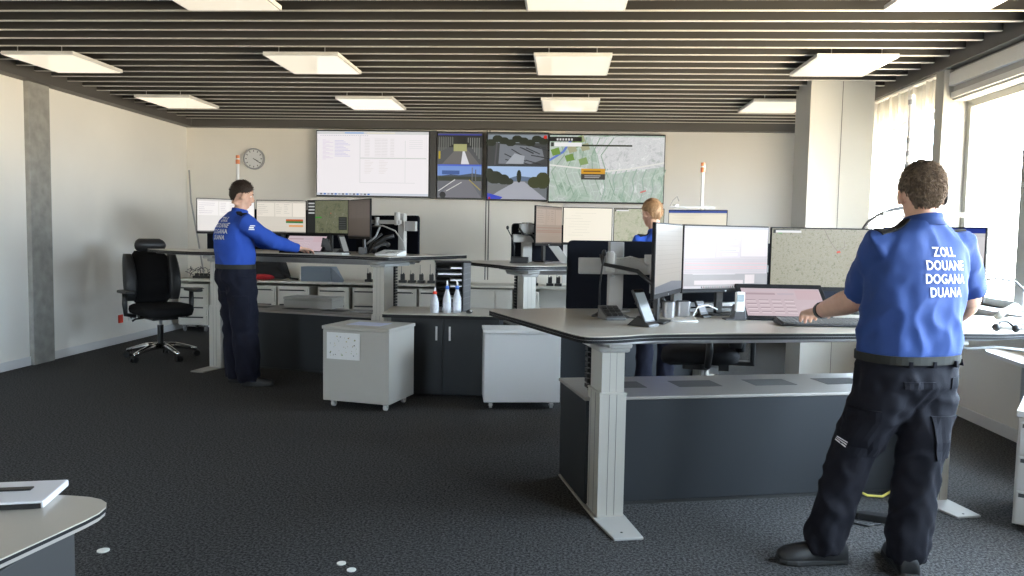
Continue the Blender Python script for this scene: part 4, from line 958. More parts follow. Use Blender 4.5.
def bvh_of(ob): return BVHTree.FromPolygons([v.co.copy() for v in ob.data.vertices], [tuple(p.vertices) for p in ob.data.polygons])
def ell(c, a, b, yaw, n=32, e=.85, tilt=0):
    lat = Vector((math.cos(yaw), math.sin(yaw), 0)); fr = Vector((-math.sin(yaw), math.cos(yaw), 0)); c = Vector(c); out = []
    for k in range(n):
        t = 2*PI*k/n; x, y = math.cos(t), math.sin(t)
        x = math.copysign(abs(x)**e, x); y = math.copysign(abs(y)**e, y)
        out.append(c+lat*a*x+fr*b*y+Vector((0,0,tilt*y*b)))
    return out
def folds(amp, f1=9, seed=0, stretch=(1,1,.5)):
    def g(p):
        q = Vector((p.x*stretch[0]*f1, p.y*stretch[1]*f1, p.z*stretch[2]*f1+seed))
        w = noise.noise_vector(q*.7)*.8
        r = 1-abs(noise.noise(q+w))*2.4
        return amp*(r-.4)+amp*.5*noise.noise(q*2.7)
    return g
def calm(g, c, r=.15):
    """the printed panel on the back lies smoother than the rest of the cloth"""
    c = Vector(c)
    return lambda p: g(p)*(1-.85*math.exp(-((p-c).length/r)**4))
def hand(m, w, d, nrm, thumb, curl=.45, s=1.0, spread=.08):
    """w wrist, d direction, nrm back of the hand, thumb side vector"""
    w = Vector(w); d = Vector(d).normalized(); nrm = Vector(nrm); nrm = (nrm-d*nrm.dot(d)).normalized(); t = Vector(thumb); t = (t-d*t.dot(d)-nrm*t.dot(nrm)).normalized()
    rings = []
    for q, ww, th in ((-.02,.027,.021),(.01,.030,.019),(.04,.040,.017),(.075,.043,.015),(.098,.040,.012),(.105,.034,.009)):
        rings.append([w+d*q*s+t*ww*s*math.cos(2*PI*k/16)+nrm*th*s*math.sin(2*PI*k/16) for k in range(16)])
    m.loft(rings, SKIN)
    for i, (off, L) in enumerate(((.031,.070),(.0105,.078),(-.0105,.073),(-.031,.058))):
        p = w+d*.093*s+t*off*s; a = 0; pts = [p-d*.01*s, p]; fd = (d+t*off*spread*30*.1).normalized()
        for j, seg in enumerate((.42,.32,.26)):
            a += curl*(.7 if j == 0 else 1)+.05*i*(j == 0)
            pts.append(pts[-1]+(fd*math.cos(a)-nrm*math.sin(a))*L*seg*s)
        m.tube(pts, [.0095*s,.0098*s,.0088*s,.0082*s,.0068*s], SKIN, 10)
    p = w+d*.025*s+t*.028*s-nrm*.004*s; td = (d*.75+t*.65-nrm*.25).normalized()
    m.tube([p-td*.015*s, p, p+td*.032*s, p+(td*.032+(td*.8+d*.3-nrm*.1).normalized()*.028)*s, p+(td*.032+(td*.6+d*.6-nrm*.2).normalized()*.05)*s], [.013*s,.0145*s,.0115*s,.0105*s,.0075*s], SKIN, 10)
def headmat(c, yaw, pitch=0, roll=0, s=1):
    return Matrix.Translation(c) @ Matrix.Rotation(yaw,4,'Z') @ Matrix.Rotation(pitch,4,'X') @ Matrix.Rotation(roll,4,'Y') @ Matrix.Scale(s,4)
def head(m, T):
    m.ball((0,-.012,.025),(.076,.095,.098),SKIN,20,T); m.ball((0,.022,-.035),(.062,.072,.085),SKIN,18,T)
    m.ball((0,.055,-.085),(.034,.034,.030),SKIN,12,T); m.ball((0,.05,.035),(.062,.045,.05),SKIN,12,T)
    m.tube([(0,.082,.022),(0,.104,-.01),(0,.112,-.026),(0,.088,-.038)],[.009,.011,.014,.012],SKIN,10,T)
    for s in (-1,1):
        m.ball((s*.03,.079,.030),(.022,.014,.008),SKIN,8,T)
        m.ball((s*.034,.074,-.022),(.022,.018,.02),SKIN,8,T)
        m.ball((s*.015,.098,-.032),(.009,.011,.008),SKIN,8,T)
        m.ball((s*.083,-.010,-.004),(.011,.022,.036),SKIN,10,T @ Matrix.Rotation(s*R(18),4,'Z')); m.ball((s*.078,-.006,-.03),(.007,.011,.012),SKIN,8,T)
    m.ball((0,.087,-.058),(.026,.013,.007),SKIN,8,T); m.ball((0,.085,-.069),(.023,.013,.008),SKIN,8,T)
    m.tube([(0,-.02,-.02),(0,-.028,-.10)],[.056,.054],SKIN,16,T)
def face_bits(T, parent):
    for s in (-1,1):
        MB().ball((s*.031,.0745,.012),(.012,.0115,.008),EYEW,10,T).ball((s*.031,.0815,.012),(.0052,.0052,.0052),IRIS,10,T).build('eye', parent, smooth=True)
        MB().tube([(s*.015,.093,.030),(s*.031,.094,.036),(s*.048,.083,.030)],[.003,.004,.002],HAIRM[0],6,T).build('eyebrow', parent, smooth=True)
    MB().ball((0,.0935,-.0585),(.023,.009,.0045),LIP,10,T).ball((0,.0915,-.068),(.020,.009,.0055),LIP,10,T).build('lips', parent, smooth=True)
HAIRM = [None]
def hair(T, parent, m, thick=.014, tufts=0, tl=.02, seed=1, front=.078, side=.012, back=-.078, top=0, bump=.003):
    n, k = 44, 64; rings = []; r = random.Random(seed); outer = []
    cx = Vector((0,-.012,.025)); RX = Vector((.076,.095,.098))
    for i in range(1, n):
        ph = PI*i/n; ring = []
        for j in range(k):
            th = 2*PI*j/k; d = Vector((math.sin(ph)*math.sin(th), math.sin(ph)*math.cos(th), -math.cos(ph)))
            az = abs((th+PI)%(2*PI)-PI)/PI     # 0 front .. 1 back
            hl = front+(side-front)*min(1, az/.45) if az < .45 else (side if az < .58 else side+(back-side)*min(1,(az-.58)/.17))
            p = cx+Vector((d.x*RX.x, d.y*RX.y, d.z*RX.z)); q = (p.z-hl+.006*noise.noise(p*90))/.018
            q = max(0, min(1, q)); q = q*q*(3-2*q)
            nz = noise.noise(p*60+Vector((seed,0,0)))*bump+noise.noise(p*140)*bump*.6
            w = -.014+(thick+.014+nz+top*max(0,d.z))*q
            nn = Vector((d.x/RX.x, d.y/RX.y, d.z/RX.z)).normalized()
            v = p+nn*w; ring.append(v)
            if q > .6: outer.append((v, nn))
        rings.append(ring)
    b = MB().loft(rings, m, T)
    for _ in range(tufts):
        p, nn = r.choice(outer); p = p+Vector((r.uniform(-.004,.004),r.uniform(-.004,.004),r.uniform(-.004,.004)))
        fl = Vector((.3*noise.noise(p*25),-.2+.5*noise.noise(p*25+Vector((5,0,0))),-.9+.6*max(0,nn.z)))
        d = (nn*.35+(fl-nn*fl.dot(nn))*1.0).normalized(); L = tl*r.uniform(.6,1.2)
        a = nn.cross(d).normalized(); w = r.uniform(.0016,.003)
        p = p-nn*.003; tip = p+d*L; mid = p+d*L*.5+nn*.002
        b.add([p-a*w,p+a*w,mid+a*w*.8,mid-a*w*.8,tip,mid+nn*w*1.2,p+nn*w],[(0,1,2,3),(3,2,4),(0,3,5,6),(1,6,5,2),(3,4,5),(2,5,4)],m,T)
    return b.build('hair', parent, smooth=True)
def shoe(parent, ankle, toe_dir, L=.30, h=.10, w=.052, m=SHOE):
    d = Vector((toe_dir[0],toe_dir[1],0)).normalized(); s = Vector((-d.y,d.x,0)); a = Vector(ankle); rings = []
    for q, hh, ww in ((-.085,.055,.028),(-.08,.085,.036),(-.04,.115,.042),(.0,.115,.044),(.05,.092,.045),(.10,.072,.050),(.15,.060,.052),(.185,.05,.045),(.207,.035,.028)):
        c = a+d*(q*L/.30); c.z = 0; out = []
        for k in range(20):
            t = 2*PI*k/20; x = math.copysign(abs(math.cos(t))**.8, math.cos(t)); z = math.sin(t)
            out.append(c+s*ww*x*(w/.052)+Vector((0,0,.022+max(-.006,hh*h/.10*.8*z) if z > 0 else .022+.008*z)))
        rings.append(out)
    o = MB().loft(rings, m).build('shoe', parent, smooth=True)
    P = [(-.092,.02),(-.08,.038),(0,.044),(.08,.05),(.15,.057),(.19,.047),(.215,.022)]
    pts = [tuple((a+d*(q*L/.30)+s*ww*(w/.052)).xy) for q, ww in P]+[tuple((a+d*(q*L/.30)-s*ww*(w/.052)).xy) for q, ww in reversed(P)]
    MB().prism(pts, .002, .026, SOLE).build('sole', o, bevel=.006)
    m2 = MB()
    for i in range(4):
        c = a+d*(.055+.022*i); c.z = .088-.008*i; m2.tube([c-s*.022, c+Vector((0,0,.006)), c+s*.022], .003, BLK, 6)
    m2.build('laces', o, smooth=True)
def decal(polys, org, right, up, cast, bvh, off=.0055):
    """polys: (verts2d, faces); wraps flat lettering onto cloth"""
    org, right, up, cast = Vector(org), Vector(right).normalized(), Vector(up).normalized(), Vector(cast).normalized()
    V, F = polys; out = []; ok = []
    for x, y in V:
        p = org+right*x+up*y; loc, nr, i, ds = bvh.ray_cast(p-cast*.4, cast)
        if loc is None: out.append(p); ok.append(False)
        else: out.append(loc-cast*off); ok.append(True)
    return out, [f for f in F if all(ok[i] for i in f)]
def back_print(bvh, parent, org, right, up, cast, size, pitch, name='back_lettering', offs=(0,0,0,0), sx=1):
    m = MB()
    for i, w in enumerate(('ZOLL','DOUANE','DOGANA','DUANA')):
        V, F = text_polys(w, size, .016); V = [(x*sx+offs[i], y-pitch*i) for x, y in V]
        o, f = decal((V,F), org, right, up, cast, bvh); m.add(o, f, PRINT)
    return m.build(name, parent)
def rects(lst):
    V, F = [], []
    for a, b, c, d in lst: o = len(V); V += [(a,c),(b,c),(b,d),(a,d)]; F.append((o,o+1,o+2,o+3))
    return V, F
def patch(bvh, org, right, up, cast, w, h, off, mt, name, parent, nu=8, nv=5):
    org, right, up, cast = Vector(org), Vector(right).normalized(), Vector(up).normalized(), Vector(cast).normalized(); g = []
    for j in range(nv+1):
        for i in range(nu+1):
            p = org+right*w*(i/nu-.5)+up*h*(j/nv-.5); loc, nr, _, ds = bvh.ray_cast(p-cast*.3, cast)
            g.append(loc if loc is not None else None)
    good = [q for q in g if q is not None]
    if not good: return None
    g = [q if q is not None else min(good, key=lambda t: (t-(org+right*w*((k%(nu+1))/nu-.5)+up*h*((k//(nu+1))/nv-.5))).length) for k, q in enumerate(g)]
    N = len(g); V = [q-cast*off for q in g]+[q+cast*.006 for q in g]; F = []; W = nu+1
    for j in range(nv):
        for i in range(nu):
            a = j*W+i; F.append((a,a+1,a+1+W,a+W)); F.append((a+N,a+W+N,a+1+W+N,a+1+N))
    for i in range(nu): F.append((i,i+N,i+1+N,i+1)); a = nv*W+i; F.append((a,a+1,a+1+N,a+N))
    for j in range(nv): a = j*W; F.append((a,a+W,a+W+N,a+N)); a = j*W+nu; F.append((a,a+N,a+W+N,a+W))
    return MB().add(V, F, mt).build(name, parent, smooth=False)
def belt(parent, c, a, b, yaw, h=.036, e=.85):
    out = MB(); n = 48; A = ell(c,a,b,yaw,n,e); B = ell(c,a-.006,b-.006,yaw,n,e); u = Vector((0,0,h/2))
    V = [p-u for p in A]+[p+u for p in A]+[p-u for p in B]+[p+u for p in B]; F = []
    for k in range(n):
        l = (k+1)%n; F += [(k,l,l+n,k+n),(k+2*n,k+3*n,l+3*n,l+2*n),(k+n,l+n,l+3*n,k+3*n),(k,k+2*n,l+2*n,l)]
    return out.add(V,F,BELT).build('belt', parent)
def collar(parent, c, r, yaw, m, h=.045, flare=.012, tilt=.25):
    n = 40; V = []; F = []
    for (rr, z) in ((r+flare,0),(r+.002,h),(r-.004,h),(r+flare-.008,0)):
        for k in range(n):
            t = 2*PI*k/n; x, y = math.cos(t)*rr, math.sin(t)*rr*1.08
            V.append(Vector(c)+Vector((math.cos(yaw)*x-math.sin(yaw)*y, math.sin(yaw)*x+math.cos(yaw)*y, z-(y*tilt))))
    for L in range(4):
        for k in range(n): l = (k+1)%n; M = (L+1)%4; F.append((L*n+k,L*n+l,M*n+l,M*n+k))
    return MB().add(V,F,m).build('collar', parent, smooth=True)

# ---- man in the right foreground, seen from behind
P = thing('person', 'man in short-sleeved blue shirt seen from behind, typing at the near desk', 'person', (1.45,3.45,0))
def inw(ob, root):  # shapes are made in world coordinates: keep them there
    pass
class Shift:
    def __init__(s, root): s.off = -Vector(root.location)
def settle(root):
    """children were modelled in place; move their meshes into the root's frame"""
    off = Matrix.Translation(-Vector(root.location)); seen = set()
    def rec(o):
        for ch in o.children:
            if ch.data and ch.data.name not in seen: ch.data.transform(off); seen.add(ch.data.name)
            rec(ch)
    rec(root)
yaw = R(20); lat = Vector((math.cos(yaw),math.sin(yaw),0)); fr = Vector((-math.sin(yaw),math.cos(yaw),0))
C0 = Vector((1.535,3.51,0))
def tp(z, dx=0, dy=0): return (C0.x+dx, C0.y+dy, z)
shL = Vector((1.372,3.475,1.405)); shR = Vector((1.765,3.62,1.405)); elL = Vector((1.385,3.73,1.150)); wrL = Vector((1.305,4.05,1.055)); elR = Vector((1.885,3.74,1.16)); wrR = Vector((2.00,4.08,1.035))
hc = Vector((1.575,3.57,1.622))
knL, anL, knR, anR = Vector((1.300,3.50,.455)), Vector((1.178,3.45,.10)), Vector((1.565,3.44,.46)), Vector((1.505,3.38,.10))
hipL, hipR = Vector((1.425,3.48,.80)), Vector((1.618,3.52,.80))
b = MB(); T = headmat(hc, R(-4), R(-6), 0, 1.05); head(b, T)
b.tube([(1.572,3.56,1.56),(1.565,3.54,1.48),(1.555,3.53,1.40)],[.063,.066,.085],SKIN,18)
b.loft([ell(tp(.80),.15,.11,yaw),ell(tp(.95),.175,.115,yaw),ell(tp(1.2,.01,.02),.185,.12,yaw),ell(tp(1.38,.025,.03),.17,.10,yaw),ell(tp(1.45,.03,.03),.09,.07,yaw)],SKIN)
for s, e, w, th in ((shL,elL,wrL,Vector((1,0,0))),(shR,elR,wrR,Vector((-1,0,0)))):
    b.tube([s, s.lerp(e,.5), e, e.lerp(w,.3), e.lerp(w,.75), w],[.060,.058,.056,.060,.044,.034],SKIN,18)
hand(b, wrL, (.02,1,-.12), (-.12,0,1), (1,.1,0), .36, 1.32); hand(b, wrR, (-.12,1,-.15), (.1,0,1), (-1,0,0), .38, 1.1)
for h_, k_, a_ in ((hipL,knL,anL),(hipR,knR,anR)): b.tube([h_,k_,a_],[.07,.05,.035],SKIN,14)
solid(b, 'body', P, .0055, 5, SKIN)
HAIRM[0] = mat('hair_brown', (.17,.125,.09), rough=.75, noise_amt=.35, nscale=60, spec=.3)
hair(T, P, HAIRM[0], .009, 5200, .015, 3, top=.008, bump=.005, back=-.078)
face_bits(T, P)
s = MB()
s.loft([ell(tp(.915,-.012),.205,.145,yaw,e=.8),ell(tp(.94,-.012),.222,.158,yaw,e=.8),ell(tp(1.0,-.008),.224,.160,yaw,e=.8),ell(tp(1.10,-.002,.005),.220,.155,yaw,e=.8),ell(tp(1.22,.008,.015),.225,.152,yaw,e=.8),ell(tp(1.33,.02,.025),.228,.145,yaw,e=.8),ell(tp(1.40,.028,.03),.215,.125,yaw),ell(tp(1.45,.033,.03),.165,.10,yaw),ell(tp(1.49,.036,.03),.105,.082,yaw),ell(tp(1.515,.037,.03),.080,.075,yaw)],SHIRT)
for a, e in ((shL,elL),(shR,elR)):
    q = a.lerp(e,.86); s.tube([a+(C0+Vector((.02,.03,1.40))-a)*.4+Vector((0,0,-.01)), a, a.lerp(e,.3), a.lerp(e,.6), q],[.075,.082,.082,.080,.083],SHIRT,22)
sh = solid(s, 'shirt', P, .0105, 4, SHIRT, calm(folds(.010, 8, 2, (1,1,.75)), Vector(tp(1.28))+lat*.045-fr*.15))
bv = bvh_of(sh)
back_print(bv, sh, tp(1.360,.043,0), lat, (0,0,1), fr, .056, .0565, offs=(0,-.002,-.004,-.006), sx=.82)
collar(sh, (1.572,3.545,1.475), .073, yaw, SHIRT, .055, .018, .22)
for sd, S_ in ((-1,shL),(1,shR)):
    patch(bv, S_+Vector((0,0,.1))+lat*(-sd*.055), (lat+Vector((0,0,-.0))).normalized(), fr, (0,0,-1), .14, .055, .007, BLKM, 'epaulette', sh)
m_ = MB()
for i in range(4):
    o, f = decal(rects([(-.02,.02-.006*i,-.0012-.006*i,.0012-.006*i)]), shL.lerp(elL,.66)+Vector((-.065,0,.0)), (1,-.2,-.35), (0,0,1), (.25,1,0), bv); m_.add(o,f,PRINT)
m_.build('sleeve_print', sh)
# hem seam of sleeves and yoke seam
t_ = MB()
t_.loft([ell(tp(.72,-.01,0),.150,.115,yaw),ell(tp(.80,-.010),.212,.152,yaw,e=.8),ell(tp(.87,-.012),.216,.150,yaw,e=.8),ell(tp(.935,-.012),.209,.147,yaw,e=.8)],TROU)
t_.tube([hipL+Vector((0,0,.06)),hipL-Vector((.01,0,.08)),hipL.lerp(knL,.5),knL,knL.lerp(anL,.5),anL+Vector((.0,0,0)),anL-Vector((.004,0,.05))],[.12,.128,.112,.092,.086,.086,.080],TROU,26)
t_.tube([hipR+Vector((0,0,.06)),hipR-Vector((0,0,.08)),hipR.lerp(knR,.5),knR,knR.lerp(anR,.5),anR,anR-Vector((0,0,.05))],[.12,.124,.108,.092,.088,.086,.080],TROU,26)
tr = solid(t_, 'trousers', P, .011, 4, TROU, folds(.013, 9, 5, (1,1,.8))); bt = bvh_of(tr)
belt(P, tp(.920,-.012), .226, .162, yaw, .036, .8)
for u in (-.13,-.02,.10,.17):
    patch(bt, tp(.918)+lat*u if False else Vector(tp(.918))+lat*u, lat, (0,0,1), fr, .012, .055, .022, TROU, 'belt_loop', tr, 2, 2)
patch(bt, Vector(tp(.815))+lat*-.075, lat, (0,0,1), fr, .135, .03, .006, TROU, 'pocket_flap', tr); patch(bt, Vector(tp(.82))+lat*.135, lat, (0,0,1), fr, .09, .05, .006, TROU, 'pocket_flap', tr)
c_ = hipL.lerp(knL,.62)+Vector((-.03,0,0)); patch(bt, c_, (1,-.35,0), (0,0,1), (.35,1,0), .17, .19, .010, TROU, 'cargo_pocket', tr); patch(bt, c_+Vector((0,0,.085)), (1,-.35,0), (0,0,1), (.35,1,0), .18, .055, .014, TROU, 'pocket_flap', tr)
c2 = hipR.lerp(knR,.62)+Vector((.04,0,0)); patch(bt, c2, (1,.35,0), (0,0,1), (-.35,1,0), .14, .18, .010, TROU, 'cargo_pocket', tr)
m_ = MB(); rc = [(-.004,.042,.008-.011*i,.014-.011*i) for i in range(3)]
V_, F_ = rects(rc); VC_ = [(-.022+.013*math.cos(2*PI*k/14), .002+.013*math.sin(2*PI*k/14)) for k in range(14)]; FC_ = [tuple(range(14))]
o, f = decal((V_,F_), c_+Vector((-.085,-.0,-.035)), (1,-.35,-.35), (.35,0,1), (.35,1,0), bt, .027); m_.add(o,f,PRINT); m_.build('thigh_print', tr)
m_ = MB(); o, f = decal((VC_,FC_), c_+Vector((-.085,-.0,-.035)), (1,-.35,-.35), (.35,0,1), (.35,1,0), bt, .03); m_.add(o,f,PRINT); m_.build('thigh_emblem', tr)
shoe(P, (1.195,3.45,0), (-1,-.12), .31, .11, .056); shoe(P, (1.505,3.38,0), (.15,1), .31, .11, .056)
w_ = wrL.lerp(elL,.10); dd = (wrL-elL).normalized()
MB().tube([w_-dd*.012, w_+dd*.012],[.0435,.0415],BLK,24).build('watch_strap', P, smooth=False)
MB().ball(w_+Vector((-.012,-.01,.034)),(.018,.016,.008),BLK,12).build('watch_face', P, smooth=True)
hs = MB(); hs.ball((.090,.0,-.005),(.014,.030,.034),BLK,14,T); hs.tube([(.088,-.01,.03),(.082,-.03,.07),(.04,-.055,.12),(0,-.06,.134),(-.04,-.055,.12),(-.08,-.03,.07),(-.086,-.01,.02)],.0035,BLK,8,T)
hs.build('headset', P, smooth=True)
settle(P)

# ---- man at the left desk, three-quarter back view, facing right
P = thing('person', 'man in a long-sleeved blue shirt and navy cargo trousers standing at the left desk, typing', 'person', (-2.95,6.95,0))
yaw = R(-44); lat = Vector((math.cos(yaw),math.sin(yaw),0)); fr = Vector((-math.sin(yaw),math.cos(yaw),0))
C0 = Vector((-2.985,6.96,0))
shR = Vector((-2.845,6.82,1.49)); shL = Vector((-3.10,7.10,1.49)); elR = Vector((-2.63,6.93,1.315)); wrR = Vector((-2.475,7.215,1.252)); elL = Vector((-2.84,7.30,1.30)); wrL = Vector((-2.62,7.47,1.255))
hc = Vector((-2.925,6.98,1.728))
hipL, hipR = Vector((-3.035,7.02,.95)), Vector((-2.90,6.89,.95)); knL, knR = Vector((-3.02,7.04,.53)), Vector((-2.865,6.88,.53)); anL, anR = Vector((-3.01,7.03,.10)), Vector((-2.83,6.86,.10))
T = headmat(hc, R(-68), R(-14), 0, .96); b = MB(); head(b, T)
b.tube([(-2.925,6.975,1.67),(-2.945,6.97,1.58),(-2.955,6.97,1.50)],[.055,.058,.075],SKIN,18)
b.loft([ell(tp(.95),.14,.10,yaw),ell(tp(1.1),.15,.10,yaw),ell(tp(1.3),.165,.11,yaw),ell(tp(1.47,.01),.15,.09,yaw),ell(tp(1.53,.01),.08,.07,yaw)],SKIN)
for s_, e, w in ((shL,elL,wrL),(shR,elR,wrR)): b.tube([s_, s_.lerp(e,.5), e, e.lerp(w,.35), w],[.048,.046,.040,.042,.027],SKIN,16)
hand(b, wrR, (.72,.62,-.10), (-.1,0,1), (-.6,.7,0), .35, 1.0); hand(b, wrL, (.85,.35,-.12), (0,0,1), (.3,-.8,0), .35, 1.0)
for h_, k_, a_ in ((hipL,knL,anL),(hipR,knR,anR)): b.tube([h_,k_,a_],[.065,.045,.032],SKIN,14)
solid(b, 'body', P, .0065, 5, SKIN)
HAIRM[0] = mat('hair_dark_brown', (.030,.018,.012), rough=.6, spec=.35)
hair(T, P, HAIRM[0], .013, 1500, .018, 5, front=.072, top=.006, back=-.07); face_bits(T, P)
s = MB()
s.loft([ell(tp(1.075),.180,.150,yaw),ell(tp(1.11),.196,.160,yaw),ell(tp(1.2,.0),.198,.165,yaw),ell(tp(1.32,-.015),.212,.163,yaw),ell(tp(1.43,-.015),.215,.145,yaw),ell(tp(1.50,-.005),.18,.11,yaw),ell(tp(1.55,.005),.12,.085,yaw),ell(tp(1.585,.012),.075,.068,yaw)],SHIRT2)
for a, e, w in ((shL,elL,wrL),(shR,elR,wrR)):
    q = e.lerp(w,.93); s.tube([a+(Vector((C0.x,C0.y,1.47))-a)*.4, a, a.lerp(e,.5), e, e.lerp(w,.5), q],[.078,.084,.078,.070,.058,.042],SHIRT2,20)
sh = solid(s, 'shirt', P, .0105, 4, SHIRT2, calm(folds(.007, 8, 9, (1,1,.8)), Vector(tp(1.42))+lat*.03-fr*.15)); bv = bvh_of(sh)
back_print(bv, sh, Vector(tp(1.49))+lat*.035, lat, (0,0,1), fr, .058, .054, sx=.8)
collar(sh, (-2.945,6.975,1.56), .062, yaw, SHIRT2, .045, .012, .2)
for sd, S_ in ((-1,shL),(1,shR)): patch(bv, S_+Vector((0,0,.1))-lat*sd*.05, lat, fr, (0,0,-1), .12, .05, .007, BLKM, 'epaulette', sh)
m_ = MB(); o, f = decal(rects([(-.025,.025,-.02,-.01),(-.02,.02,-.005,.008),(-.012,.03,.013,.022)]), shR.lerp(elR,.30), (1,.3,0), (0,0,1), (-.3,1,0), bv); m_.add(o,f,PRINT); m_.build('sleeve_emblem', sh)
t_ = MB()
t_.loft([ell(tp(.86),.15,.13,yaw),ell(tp(.95),.205,.172,yaw),ell(tp(1.02),.200,.165,yaw),ell(tp(1.088),.186,.152,yaw)],TROU2)
for h_, k_, a_ in ((hipL,knL,anL),(hipR,knR,anR)): t_.tube([h_+Vector((0,0,.05)),h_-Vector((0,0,.08)),h_.lerp(k_,.5),k_,k_.lerp(a_,.5),a_,a_-Vector((0,0,.055))],[.12,.135,.128,.118,.110,.104,.100],TROU2,24)
tr = solid(t_, 'trousers', P, .011, 4, TROU2, folds(.012, 8, 15, (1,1,.7))); bt = bvh_of(tr)
belt(P, tp(1.085), .200, .164, yaw, .040)
c_ = hipR.lerp(knR,.55); patch(bt, c_+Vector((.0,0,0)), (1,.2,0), (0,0,1), (-.2,1,0), .13, .19, .010, TROU2, 'cargo_pocket', tr); patch(bt, c_+Vector((0,0,.085)), (1,.2,0), (0,0,1), (-.2,1,0), .14, .05, .014, TROU2, 'pocket_flap', tr)
shoe(P, (-2.99,7.0,0), (.9,-.15), .28, .10, .05); shoe(P, (-2.80,6.86,0), (.98,.1), .29, .10, .05)
settle(P)

# ---- fair-haired person behind the near desk, seen from behind
P = thing('person', 'fair-haired person in a blue shirt seen from behind, standing at the middle background desk', 'person', (.85,7.1,0))
yaw = R(28); lat = Vector((math.cos(yaw),math.sin(yaw),0)); fr = Vector((-math.sin(yaw),math.cos(yaw),0))
C0 = Vector((.86,7.08,0)); hc = Vector((.795,7.12,1.625)); T = headmat(hc, R(32), R(-8), 0, .97); b = MB(); head(b, T)
b.tube([(.805,7.10,1.56),(.825,7.09,1.47),(.835,7.09,1.40)],[.050,.053,.07],SKIN,16)
b.loft([ell(tp(.85),.13,.10,yaw),ell(tp(1.1),.15,.10,yaw),ell(tp(1.35),.15,.10,yaw),ell(tp(1.43,-.02),.08,.07,yaw)],SKIN)
shL, shR = Vector((.68,7.02,1.38)), Vector((1.03,7.18,1.38)); elL, elR = Vector((.60,7.20,1.20)), Vector((1.02,7.42,1.2)); wrL, wrR = Vector((.55,7.46,1.185)), Vector((.88,7.60,1.185))
for s_, e, w, th in ((shL,elL,wrL,(1,.3,0)),(shR,elR,wrR,(-1,-.3,0))):
    b.tube([s_, s_.lerp(e,.5), e, e.lerp(w,.4), w],[.046,.045,.040,.042,.027],SKIN,14); hand(b, w, (-.1,1,-.1), (0,0,1), th, .35, .95)
hipL, hipR, knL, knR, anL, anR = Vector((.78,7.05,.82)), Vector((.95,7.12,.82)), Vector((.765,7.06,.45)), Vector((.96,7.12,.45)), Vector((.745,7.07,.09)), Vector((.96,7.13,.09))
for h_, k_, a_ in ((hipL,knL,anL),(hipR,knR,anR)): b.tube([h_,k_,a_],[.06,.042,.03],SKIN,12)
solid(b, 'body', P, .008, 4, SKIN)
HAIRM[0] = mat('hair_sandy', (.34,.20,.10), rough=.6, noise_amt=.25, nscale=50)
hair(T, P, HAIRM[0], .011, 1500, .016, 7, top=.006, back=-.075); face_bits(T, P)
s = MB(); s.loft([ell(tp(.90),.15,.12,yaw),ell(tp(.95),.165,.13,yaw),ell(tp(1.15),.175,.13,yaw),ell(tp(1.30),.19,.13,yaw),ell(tp(1.38),.17,.11,yaw),ell(tp(1.44,-.01),.10,.08,yaw),ell(tp(1.475,-.02),.066,.062,yaw)],SHIRT2)
for a, e in ((shL,elL),(shR,elR)): s.tube([a+(Vector((C0.x,C0.y,1.36))-a)*.4, a, a.lerp(e,.5), a.lerp(e,.85)],[.065,.07,.068,.066],SHIRT2,18)
sh = solid(s, 'shirt', P, .012, 4, SHIRT2, folds(.006, 8, 21)); bv = bvh_of(sh)
back_print(bv, sh, Vector(tp(1.36)), lat, (0,0,1), fr, .055, .052); collar(sh, (.825,7.09,1.445), .058, yaw, SHIRT2, .045, .012, .2)
for sd, S_ in ((-1,shL),(1,shR)): patch(bv, S_+Vector((0,0,.1))-lat*sd*.05, lat, fr, (0,0,-1), .11, .05, .007, BLKM, 'epaulette', sh)
t_ = MB(); t_.loft([ell(tp(.74),.12,.10,yaw),ell(tp(.82),.165,.13,yaw),ell(tp(.915),.155,.122,yaw)],TROU2)
for h_, k_, a_ in ((hipL,knL,anL),(hipR,knR,anR)): t_.tube([h_+Vector((0,0,.04)),h_-Vector((0,0,.08)),h_.lerp(k_,.5),k_,k_.lerp(a_,.5),a_-Vector((0,0,.05))],[.09,.10,.09,.078,.076,.08],TROU2,22)
solid(t_, 'trousers', P, .012, 4, TROU2, folds(.010, 8, 25)); belt(P, tp(.912), .165, .132, yaw)
shoe(P, (.74,7.05,0), (-.2,1), .27, .09, .047); shoe(P, (.96,7.12,0), (-.3,1), .27, .09, .047)
settle(P)
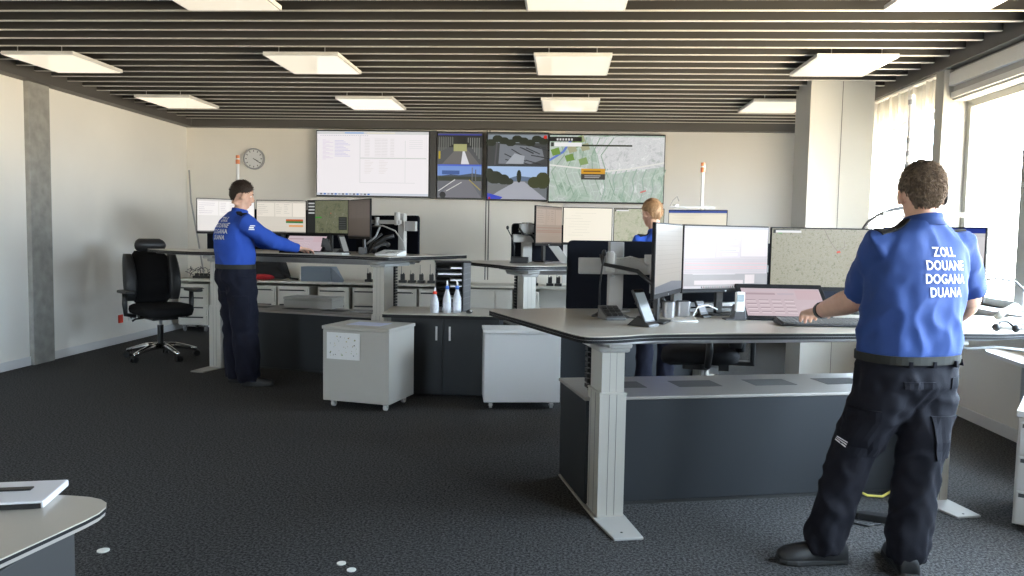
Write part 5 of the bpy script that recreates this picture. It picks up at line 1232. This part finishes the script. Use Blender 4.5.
# ------------------------------------------------------------------ daylight
w = bpy.data.worlds.new('World'); SC.world = w; w.use_nodes = True; nt = w.node_tree
bg = nt.nodes['Background']; tc = nt.nodes.new('ShaderNodeTexCoord'); sp = nt.nodes.new('ShaderNodeSeparateXYZ'); mr = nt.nodes.new('ShaderNodeMapRange')
mr.inputs['From Min'].default_value = -.12; mr.inputs['From Max'].default_value = .12
cr = nt.nodes.new('ShaderNodeValToRGB'); cr.color_ramp.elements[0].color = (.78,.65,.45,1); cr.color_ramp.elements[1].color = (.66,.83,1.0,1)
nt.links.new(tc.outputs['Generated'], sp.inputs[0]); nt.links.new(sp.outputs['Z'], mr.inputs['Value']); nt.links.new(mr.outputs['Result'], cr.inputs['Fac']); nt.links.new(cr.outputs['Color'], bg.inputs['Color'])
bg.inputs['Strength'].default_value = 42
def portal(x, y, z, sx, sy, rot):
    l = bpy.data.lights.new('window_daylight', 'AREA'); l.shape = 'RECTANGLE'; l.size = sx; l.size_y = sy; l.cycles.is_portal = True
    o = bpy.data.objects.new('window_daylight', l); COL.objects.link(o); o.location = (x,y,z); o.rotation_euler = rot
for a, b_ in WIN: portal(XR+.24, (a+b_)/2, (SILL+HEAD)/2, HEAD-SILL, b_-a, (0, R(90), 0))
for a, b_ in RW: portal((a+b_)/2, YF-.19, 1.765, b_-a, 1.67, (R(-90), 0, 0))
# ------------------------------------------------------------------ camera
cam = bpy.data.cameras.new('camera'); co = bpy.data.objects.new('camera', cam); COL.objects.link(co)
cam.sensor_width = 36; cam.lens = 780/1024*36; cam.clip_start = .05
yw, pt, rl = R(3.65), R(3.93), R(1.03)
F = Vector((-math.sin(yw)*math.cos(pt), math.cos(yw)*math.cos(pt), -math.sin(pt))); R0 = Vector((math.cos(yw), math.sin(yw), 0)); U0 = R0.cross(F)
RR = R0*math.cos(rl)+U0*math.sin(rl); UU = -R0*math.sin(rl)+U0*math.cos(rl)
M = Matrix((RR, UU, -F)).transposed().to_4x4(); M.translation = (0,0,1.42); co.matrix_world = M
SC.camera = co
vs = SC.view_settings; vs.view_transform = 'Standard'; vs.look = 'None'; vs.gamma = 1; vs.use_curve_mapping = False; vs.exposure = 0
SC.display_settings.display_device = 'sRGB'
